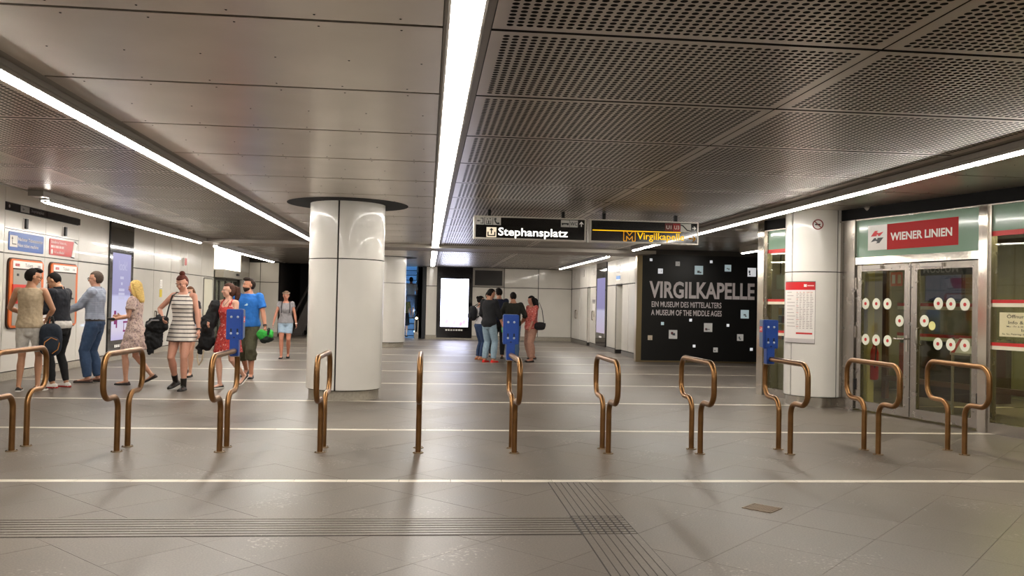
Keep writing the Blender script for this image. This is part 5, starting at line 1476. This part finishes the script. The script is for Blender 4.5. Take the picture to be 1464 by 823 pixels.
def stripes(name, c1, c2, period, duty=0.3):
    m = bpy.data.materials.new(name); m.use_nodes = True; nt = m.node_tree; b = nt.nodes['Principled BSDF']
    b.inputs['Roughness'].default_value = 0.85
    tc = nt.nodes.new('ShaderNodeTexCoord'); se = nt.nodes.new('ShaderNodeSeparateXYZ'); nt.links.new(tc.outputs['Object'], se.inputs[0])
    d = nt.nodes.new('ShaderNodeMath'); d.operation = 'DIVIDE'; d.inputs[1].default_value = period; nt.links.new(se.outputs['Z'], d.inputs[0])
    f = nt.nodes.new('ShaderNodeMath'); f.operation = 'FRACT'; nt.links.new(d.outputs[0], f.inputs[0])
    l = nt.nodes.new('ShaderNodeMath'); l.operation = 'LESS_THAN'; l.inputs[1].default_value = duty; nt.links.new(f.outputs[0], l.inputs[0])
    mx = nt.nodes.new('ShaderNodeMix'); mx.data_type = 'RGBA'; mx.inputs['A'].default_value = lin(c1); mx.inputs['B'].default_value = lin(c2)
    nt.links.new(l.outputs[0], mx.inputs['Factor']); nt.links.new(mx.outputs['Result'], b.inputs['Base Color'])
    return m

def floral(name, base, c1, c2, scale=22):
    m = bpy.data.materials.new(name); m.use_nodes = True; nt = m.node_tree; b = nt.nodes['Principled BSDF']
    b.inputs['Roughness'].default_value = 0.85
    tc = nt.nodes.new('ShaderNodeTexCoord'); vo = nt.nodes.new('ShaderNodeTexVoronoi'); vo.inputs['Scale'].default_value = scale
    nz = nt.nodes.new('ShaderNodeTexNoise'); nz.inputs['Scale'].default_value = scale * 1.3
    nt.links.new(tc.outputs['Object'], vo.inputs['Vector']); nt.links.new(tc.outputs['Object'], nz.inputs['Vector'])
    r1 = nt.nodes.new('ShaderNodeValToRGB'); e = r1.color_ramp.elements
    e[0].position = .22; e[0].color = lin(c1); e[1].position = .34; e[1].color = lin(base); r1.color_ramp.interpolation = 'LINEAR'
    nt.links.new(vo.outputs['Distance'], r1.inputs['Fac'])
    r2_ = nt.nodes.new('ShaderNodeValToRGB'); e = r2_.color_ramp.elements; e[0].position = .56; e[0].color = (0, 0, 0, 1); e[1].position = .62; e[1].color = (1, 1, 1, 1)
    nt.links.new(nz.outputs['Fac'], r2_.inputs['Fac'])
    mx = nt.nodes.new('ShaderNodeMix'); mx.data_type = 'RGBA'; mx.inputs['B'].default_value = lin(c2)
    nt.links.new(r2_.outputs[0], mx.inputs['Factor']); nt.links.new(r1.outputs[0], mx.inputs['A']); nt.links.new(mx.outputs['Result'], b.inputs['Base Color'])
    return m

def sup(p):
    return lambda d: 1.0 / (abs(d.x) ** p + abs(d.y) ** p + abs(d.z) ** p + 1e-9) ** (1 / p)

DARKSOLE = mat('sole_dark', '1c1917', 0.7); WHITESOLE = mat('sole_white', 'd9d5cd', 0.6)
DSH = fabric('shoe_dark', '2c2724')
# ---- people on the left
P = Person('man in a beige sleeveless shirt and white shorts seen from behind at the ticket machine', (-5.80, 13.14, 0), 192, 1.80, 'm', 'bd8a6a', '17110e', 'quiff', 0.92, head=(-62, 14),
           feet=((.115, .02, 0, 5), (-.115, -.03, 0, -25)), hands=((.16, -.30, 1.10), (-.17, -.20, 1.02)), elbow=((.7, .6, -.2), (-.8, .6, -.2)))
P.legwear(fabric('white_shorts', 'd5d0c8'), .80, .014, flare=.006, name='shorts'); P.top(fabric('beige', 'bda98c'), .90, 1.47, 0, .016, loose=.05, name='shirt'); P.shoes(DSH, WHITESOLE, low=True); P.glasses()
A_ = P
bp = thing('backpack', 'navy backpack with orange zips held by the man in beige', 'backpack', P.w((-.29, .06, .56)), math.radians(25))
NAVY = fabric('navy_pack', '1c2430'); ORZ = mat('zip_orange', 'c8843a', 0.5)
q = MB().ell((0, 0, .2), (.15, .09, .24), 22, 16, fn=sup(3.2)); pend(q, 'body', NAVY, bp, .012, 2, .01)
MB().ell((0, -.09, .13), (.11, .035, .12), 18, 12, fn=sup(3)).build('front_pocket', fabric('navy_pocket', '232c38'), bp, smooth=True, angle=80)
MB().tube([(-.10, -.118, .05), (-.08, -.128, .17), (.0, -.128, .235), (.08, -.126, .2)], .006, 6).build('zip', ORZ, bp)
MB().tube([(.02, -.11, .0), (.09, -.118, .06), (.11, -.11, .16)], .006, 6).build('zip', ORZ, bp)
for x_ in (-.07, .05):
    MB().tube([(x_, .06, .08), (x_, .13, .22), (x_ * .6, .10, .40), (x_ * .4, .02, .52)], [.014] * 4, 6).build('strap', BLACK, bp, smooth=True)
MB().tube([(-.04, 0, .42), (-.02, .0, .54), (.02, .0, .54), (.04, 0, .42)], .011, 6).build('grab_loop', BLACK, bp, smooth=True)

P = Person('man in a dark jacket and black trousers bent over the right ticket machine', (-5.60, 13.72, 0), -105, 1.79, 'm', 'b98a6a', '120e0c', 'fade', 0.95, lean=6, head=(8, 34),
           feet=((.10, -.04, 0, 8), (-.11, .03, 0, -8)), hands=((.06, -.30, 1.15), (-.12, -.34, 1.12)), elbow=((.7, .6, -.3), (-.7, .6, -.3)))
P.legwear(fabric('black_slim', '0f0f11'), 1.97, .008); P.top(fabric('white_hem', 'cfcac4'), .88, 1.2, 0, .022, strap=True, name='undershirt'); P.top(fabric('dark_jacket', '14161f'), .985, 1.475, 1.95, .024, .014, name='jacket'); P.collar(fabric('dark_jacket', '14161f'))
P.shoes(fabric('white_shoe', 'd8d4ce'), mat('sole_red', 'a8231e', 0.6), name='sneaker')

P = Person('man in a grey-blue shirt and jeans standing sideways in front of the ticket machines', (-5.44, 14.63, 0), -92, 1.82, 'm', 'c08e76', '4d4037', 'short', 1.06, head=(4, 6),
           feet=((.10, -.05, 0, 6), (-.10, .03, 0, -6)), hands=((.10, -.40, 1.10), (-.12, -.44, 1.13)), elbow=((.3, .7, -.6), (-.3, .7, -.6)))
P.legwear(fabric('jeans', '344a68'), 1.98, .016, flare=.006, name='jeans'); P.top(stripes('shirt_stripe', '959cab', '8b92a2', .03, .4), .985, 1.48, 1.8, .022, .014, loose=.04, name='shirt'); P.belt(mat('belt_leather', '221610', 0.5)); P.collar(mat('shirt_collar', '9aa0ae', 0.85))
P.shoes(mat('brown_leather', '4a2c1f', 0.35), DARKSOLE, low=True); P.glasses()
g = P.grip(0)
wl_ = thing('wallet', 'small brown wallet in the hands of the man in the grey-blue shirt', 'wallet', g, P.rz)
MB().box(-.05, .05, -.05, .05, -.012, .012).build('cover', mat('wallet_brown', '3d281c', 0.4), wl_, bevel=.005)
MB().box(-.042, .042, -.052, .04, -.003, .003).build('card', WHITE, wl_)

P = Person('woman with long blond hair in a pale floral dress walking left', (-4.68, 14.26, 0), -96, 1.68, 'f', 'cf9b80', 'd8b870', 'long', 1.0, head=(4, 10),
           feet=((.07, -.10, 0, 0), (-.08, .26, .09, 0)), hands=((.12, -.28, 1.10), (-.13, -.30, 1.14)), elbow=((.3, .8, -.4), (-.3, .8, -.4)))
P.dress(floral('blond_dress', 'c6aea2', 'ab8f8e', '8d7a80', 26), .60, 1.455, .016, .055, .55, False, .022, ruffles=(.86, .72)); P.shoes(mat('dark_flat', '34201c', 0.4), DARKSOLE, low=True)
g = P.grip(0)
tb = thing('black_purse', 'flat black purse held by the blond woman', 'purse', g + Vector((-.02, 0, .01)), P.rz + .3)
MB().box(-.1, .1, -.03, .09, -.015, .02).build('cover', mat('purse_black', '15141a', 0.35), tb, bevel=.008)
MB().tube([(.1, -.02, .02), (.1, .08, .02)], .006, 6).build('zip', STEEL, tb)

P = Person('woman in a white dress with black stripes walking towards the camera, hair in a bun', (-3.75, 13.57, 0), -8, 1.775, 'f', 'c8917a', '55291f', 'tophead', 1.06, head=(-8, 26),
           feet=((.075, -.08, 0, 4), (-.13, .10, .05, -14)), hands=((.27, -.03, .84), (-.22, -.20, 1.08)), elbow=((.4, .8, 0), (-.9, .5, 0)))
P.dress(stripes('stripe_dress', 'd9d0c6', '4a4344', .062, .27), .735, 1.445, .014, .035, 0, True, .010); P.shoes(mat('boot_black', '17130f', 0.3), DARKSOLE, boot=.11, name='ankle_boot')
sh, el, wr = P.arms[0]
MB().tube([wr - (wr - el).normalized() * .02, wr - (wr - el).normalized() * .045], .034, 12).build('wristband', BLACK, P.root, smooth=True)
jk = thing('folded_jacket', 'black jacket and bag carried on the arm of the striped-dress woman', 'jacket', P.w((-.30, -.12, 1.05)), P.rz)
q = MB().ell((-.02, -.03, -.06), (.17, .11, .13), 18, 12).ell((-.06, -.03, -.26), (.13, .09, .17), 18, 12).ell((-.12, -.0, -.18), (.11, .08, .16), 14, 10).ell((.03, -.05, .02), (.12, .09, .08), 14, 10)
q.tube([(-.1, -.05, -.2), (-.13, -.05, -.38), (-.1, -.05, -.5)], [.07, .055, .045], 12)
pend(q, 'cloth', fabric('black_jacket', '101012'), jk, .013, 2, .045)
MB().tube([(.05, -.13, .02), (-.06, -.15, .015), (-.14, -.12, -.04)], .012, 6).build('collar_stripe', mat('stripe_grey', '8a8788', 0.6), jk, smooth=True)
MB().tube([(.11, -.06, .0), (.155, -.055, .22), (.19, -.02, .40), (.20, .08, .43), (.2, .2, .28)], .012, 6).build('shoulder_strap', BLACK, jk, smooth=True)

P = Person('bare-legged person in light blue shorts hidden behind the striped-dress woman', (-4.28, 15.9, 0), -4, 1.62, 'f', 'c8977c', '6d4a34', 'shoulder', 0.95, head=(0, 5),
           feet=((.08, -.10, 0, 0), (-.09, .14, .05, 0)), hands=((.26, -.08, .90), (-.24, -.03, .80)), vox=.011)
P.legwear(fabric('pale_blue', '9fb4cc'), .45, .02, flare=.01, name='shorts'); P.top(fabric('dark_top', '3c3436'), .93, 1.45, .4, .014); P.shoes(DSH, DARKSOLE, low=True)
hb = thing('handbag', 'dark handbag showing beside the striped-dress woman', 'handbag', P.w((.32, -.05, .62)), P.rz)
q = MB().ell((0, 0, .14), (.15, .07, .13), 18, 12, fn=sup(3)); pend(q, 'body', fabric('plum_bag', '251a20'), hb, .012, 2, .01)
MB().tube([(-.1, 0, .25), (-.08, 0, .38), (.06, 0, .38), (.1, 0, .25)], .01, 6).build('handle', BLACK, hb, smooth=True)

P = Person('young woman in a red floral dress looking to the left', (-3.14, 13.88, 0), -28, 1.66, 'f', 'd3a38c', '4a3026', 'pony', 0.98, head=(-38, 4),
           feet=((.10, .30, .12, 0), (-.07, -.08, 0, -10)), hands=((.22, -.12, .86), (-.20, -.24, 1.08)), elbow=((.4, .8, 0), (-.8, .6, 0)))
P.dress(floral('red_dress', 'b23a34', 'd9a79c', '8d2422', 24), .60, 1.36, .014, .07, 0, True, .014); P.shoes(fabric('black_sneaker', '1c1a1b'), WHITESOLE, name='sneaker', low=True)
MB().tube([P.T(-.05, -.05, 1.47), P.T(-.02, -.10, 1.40), P.T(0, -.115, 1.37), P.T(.02, -.10, 1.40), P.T(.05, -.05, 1.47)], .003, 6).build('necklace', mat('necklace_dark', '4c3a30', 0.4, 0.5), P.root)
jk = thing('draped_jacket', 'black jacket draped over the arm and shoulder of the woman in red', 'jacket', P.w((-.27, -.12, 1.10)), P.rz)
q = MB().ell((0, -.03, -.12), (.11, .10, .22), 18, 12).ell((-.04, .0, -.34), (.13, .10, .17), 18, 12).ell((.06, .05, .16), (.09, .10, .14), 16, 10).ell((.04, .03, .02), (.10, .10, .16), 16, 10)
q.tube([(-.1, -.02, -.35), (-.15, -.03, -.47), (-.13, -.03, -.56)], [.07, .055, .03], 12)
pend(q, 'cloth', fabric('black_jacket', '101012'), jk, .013, 2, .045)
MB().tube([(-.16, -.05, -.5), (-.17, -.06, -.62), (-.12, -.07, -.74), (-.06, -.07, -.66), (-.04, -.06, -.5)], .012, 6).build('pale_strap', mat('strap_cream', 'b9ab90', 0.7), jk, smooth=True)

P = Person('bearded man in a blue T-shirt and olive cropped trousers', (-3.21, 15.73, 0), -6, 1.79, 'm', 'bd8468', '2c211b', 'quiff', 1.10, head=(-48, 2), beard=True,
           feet=((.10, -.06, 0, 8), (-.08, .22, .05, -5)), hands=((.34, -.08, .86), (-.27, .02, .82)), elbow=((.5, .8, 0), (-.4, .8, 0)))
P.legwear(fabric('olive', '45432f'), 1.42, .02, flare=.014, fold=.018, name='cropped_trousers'); P.top(fabric('blue_shirt', '1f66b4'), .90, 1.48, .72, .024, .014, loose=.05, name='t_shirt'); P.shoes(fabric('grey_slip', '3c3c42'), DARKSOLE, low=True, name='slip_on_shoe')
lg = MB(); yy = -.158
for pts_ in (((-.02, 1.275), (.03, 1.27), (.035, 1.285), (.0, 1.292)), ((.005, 1.29), (.02, 1.31), (.04, 1.30), (.034, 1.283))):
    lg.prism([P.T(x_, yy, z_) for x_, z_ in pts_], P.Rl @ Vector((0, -.012, 0)))
lg.build('chest_print', mat('print_pale', 'b9d8e4', 0.6), P.root)
sh, el, wr = P.arms[0]
MB().tube([wr - (wr - el).normalized() * .01, wr - (wr - el).normalized() * .04], .034, 12).build('wristwatch', BLACK, P.root, smooth=True)
g = P.grip(0)
gb = thing('green_bundle', 'bright green and black bundle in the hand of the man in blue', 'bag', g, P.rz)
q = MB().ell((-.05, -.02, -.06), (.10, .07, .10), 16, 10).ell((.08, -.02, -.05), (.07, .05, .09), 16, 10)
pend(q, 'green_cloth', fabric('bright_green', '2fa03a'), gb, .012, 2, .03)
q = MB().ell((.02, .0, -.13), (.13, .08, .07), 16, 10).ell((.06, -.03, -.01), (.04, .06, .08), 12, 8).ell((-.02, 0, -.17), (.08, .06, .05), 12, 8)
pend(q, 'dark_cloth', fabric('dark_bundle', '17201a'), gb, .012, 2, .03)

P = Person('woman in a grey top and denim shorts walking in from the far left', (-3.42, 21.11, 0), 6, 1.63, 'f', 'c08168', '7d6250', 'short', 1.04, head=(0, 12),
           feet=((.08, .12, .04, 0), (-.08, -.10, 0, -6)), hands=((.29, -.06, .83), (-.30, -.10, .90)), elbow=((.6, .7, 0), (-.6, .7, 0)), vox=.011)
P.legwear(fabric('denim_shorts', '9db2c4'), .62, .014, flare=.006, name='shorts'); P.top(fabric('grey_top', '8e8a8c'), .92, 1.44, .35, .018, loose=.05); P.shoes(fabric('black_flat', '1a1818'), DARKSOLE, low=True)
for sd in (1, -1):
    MB().tube([P.T(sd * .10, -.115, 1.18), P.T(sd * .105, -.12, 1.33), P.T(sd * .095, -.04, 1.485), P.T(sd * .09, .1, 1.42)], .013, 6).build('backpack_strap', mat('strap_dark', '3a363a', 0.7), P.root, smooth=True)
MB().tube([P.H(.088 * math.cos(a), .02 + .106 * math.sin(a), .065) for a in [2 * math.pi * i / 16 for i in range(17)]], .011, 6).build('headband', mat('headband', 'a08a78', 0.7), P.root, smooth=True)
MB().tube([P.arms[0][2], P.arms[0][2] + Vector((0, 0, .02))], .03, 10).build('bracelet', WHITE, P.root, smooth=True)

# ---- the group in the far middle
G = 'people standing in a huddle'
P = Person('woman with a hair bun, white top and dark jeans at the left of the huddle', (1.33, 21.65, 0), 112, 1.62, 'f', 'c08c72', '17110f', 'bun', 1.02, head=(0, 12), hands=((.16, -.26, 1.05), (-.16, -.26, 1.05)), vox=.011, group=G)
P.legwear(fabric('dark_jeans', '22375a'), 1.97, .008, name='jeans'); P.top(fabric('white_top', 'cfcccf'), .98, 1.43, .35, .016); P.shoes(mat('sandal_tan', 'b06a3c', 0.5), mat('sandal_sole', '8a5230', 0.6), low=True, name='sandal')
bpk = thing('backpack', 'black backpack on the woman with the hair bun', 'backpack', P.w((0, .20, 1.02)), P.rz + math.pi)
q = MB().ell((0, 0, .16), (.13, .09, .19), 18, 12, fn=sup(3)); pend(q, 'body', fabric('black_pack', '14151b'), bpk, .012, 2, .01)
MB().ell((0, -.085, .10), (.09, .03, .09), 14, 10, fn=sup(3)).build('front_pocket', fabric('black_pocket', '1c1d24'), bpk, smooth=True, angle=80)
for sd in (1, -1): MB().tube([(sd * .08, .07, .05), (sd * .11, .22, .14), (sd * .10, .28, .28), (sd * .09, .18, .40), (sd * .07, .06, .33)], .013, 6).build('strap', BLACK, bpk, smooth=True)

P = Person('man in a black shirt, pale jeans and red shoes in the huddle', (1.50, 20.68, 0), 140, 1.80, 'm', 'b78266', '120d0b', 'short', 0.98, head=(-22, 24), feet=((.11, 0, 0, 10), (-.10, -.06, 0, 4)), hands=((.22, -.20, .98), (-.25, -.20, .88)), vox=.011, group=G)
P.legwear(fabric('pale_jeans', '8aa0ae'), 1.97, .018, flare=.008, name='jeans'); P.top(fabric('black_shirt', '131317'), .84, 1.48, 1.55, .026, .016, loose=.05, name='shirt'); P.shoes(fabric('red_shoe', 'd2281f'), mat('sole_bright_red', 'c2241c', 0.6), low=True)
g = P.grip(1)
bo = thing('bottle', 'green bottle in the hand of the man with red shoes', 'bottle', g + Vector((0, 0, -.13)), 0)
MB().lathe([(0, 0), (.033, 0), (.035, .01), (.035, .14), (.02, .18), (.013, .19), (.013, .215)], n=14).build('body', mat('bottle_green', '3fb54a', 0.3), bo, smooth=True)
MB().lathe([(.015, .21), (.015, .235), (0, .236)], n=12).build('cap', mat('cap_pale', 'c8e0c4', 0.4), bo, smooth=True)
MB().lathe([(.0356, .05), (.0356, .11)], n=14).build('label_band', mat('bottle_label', '8ed494', 0.4), bo, smooth=True)

P = Person('tall man in navy and black trousers at the back of the huddle', (1.86, 22.20, 0), 172, 1.84, 'm', 'b07c60', '120d0b', 'quiff', 0.98, head=(20, 16), hands=((.15, -.28, 1.05), (-.22, -.1, .86)), vox=.012, group=G)
P.legwear(fabric('black_trousers', '141417'), 1.97, .014); P.top(fabric('navy_top', '141b33'), .90, 1.48, 1.2, .022); P.shoes(fabric('taupe_shoe', '5a4d42'), DARKSOLE, low=True)
P = Person('person half hidden between the hair-bun woman and the man in black', (1.62, 22.75, 0), 20, 1.76, 'm', 'b78468', '17110f', 'short', 0.95, head=(10, 14), vox=.013, group=G)
P.legwear(fabric('black_trousers', '141417'), 1.97, .014); P.top(fabric('taupe_top', '4f463e'), .90, 1.47, .7, .018); P.shoes(DSH, DARKSOLE, low=True)
P = Person('man in a dark olive sweater seen from behind, behind the blue validator', (2.12, 21.07, 0), 176, 1.73, 'm', 'a87458', '15100d', 'short', 1.1, head=(12, 20), hands=((.20, -.22, 1.0), (-.22, -.18, .98)), elbow=((.8, .5, 0), (-.8, .5, 0)), vox=.011, group=G)
P.legwear(fabric('mid_jeans', '47607f'), 1.97, .016, name='jeans'); P.top(fabric('dark_olive', '22231b'), .90, 1.47, 1.3, .024, .014, loose=.03, name='sweater'); P.shoes(fabric('black_flat', '1a1818'), DARKSOLE, low=True)
P = Person('woman with dark long hair in a coral patterned blouse and tan trousers', (2.60, 21.14, 0), -62, 1.65, 'f', 'b9826a', '140e0e', 'long', 1.14, head=(0, 16), feet=((.10, -.05, 0, 5), (-.09, .06, 0, -5)), hands=((.20, -.18, .92), (-.18, -.22, 1.0)), vox=.011, group=G)
P.legwear(fabric('tan_trousers', 'a97f6c'), 1.9, .020, flare=.010); P.top(floral('coral_blouse', 'c8665c', 'e0a89c', 'a8483f', 20), .84, 1.44, 1.35, .028, .016, loose=.06, name='blouse'); P.shoes(fabric('black_flat', '1a1818'), DARKSOLE, low=True, name='sandal')
sb = thing('shoulder_bag', 'black shoulder bag on the woman in the coral blouse', 'handbag', P.w((.27, .06, .80)), P.rz + math.radians(70))
q = MB().ell((0, 0, .10), (.14, .06, .10), 18, 12, fn=sup(3)); pend(q, 'body', fabric('bag_black', '181416'), sb, .012, 2, .006)
MB().box(-.13, .13, -.072, -.06, .09, .18).build('flap', fabric('bag_flap', '201b1d'), sb, bevel=.004)
MB().tube([(-.1, 0, .19), (-.06, .04, .5), (0, .10, .69), (.06, .04, .5), (.1, 0, .19)], .009, 6).build('strap', BLACK, sb, smooth=True)
P = Person('person in tan trousers mostly hidden behind the coral blouse', (2.80, 22.2, 0), -100, 1.6, 'f', 'b9826a', '140e0e', 'shoulder', 0.95, head=(0, 10), vox=.013, group=G)
P.legwear(fabric('tan_trousers2', 'a3705e'), 1.85, .016); P.top(fabric('white_top', 'cfcccf'), .95, 1.43, .5, .016); P.shoes(mat('dark_flat', '34201c', 0.4), DARKSOLE, low=True)

# ---- riders on the far escalator
P = Person('rider in a white shirt high on the blue escalator', (-.70, YB + .9 + 3 * .4 + .2, .03 + 3 * .235), 180, 1.74, 'm', '9a6c54', '120d0b', 'short', 0.98, hands=((.22, -.15, .95), (-.22, -.15, .95)), vox=.014, group='riders on the far escalator')
P.legwear(fabric('patterned_shorts', '6d7484'), .95, .024, flare=.02, name='shorts'); P.top(fabric('white_shirt', 'c4c8cc'), .88, 1.47, .8, .024, name='shirt'); P.shoes(DSH, WHITESOLE, low=True)
P = Person('rider in an olive top and black shorts at the foot of the escalator', (-.92, YB + .9 + .2, .03), 172, 1.66, 'm', 'b4866a', '6d5238', 'short', 1.0, hands=((.24, -.05, .85), (-.26, -.12, .88)), vox=.014, group='riders on the far escalator')
P.legwear(fabric('black_shorts', '141416'), .98, .026, flare=.02, name='shorts'); P.top(floral('olive_top', '6d7450', '8f9268', '4a5038', 18), .88, 1.47, .7, .024, name='shirt'); P.shoes(DSH, DARKSOLE, low=True)

finish_meshes()
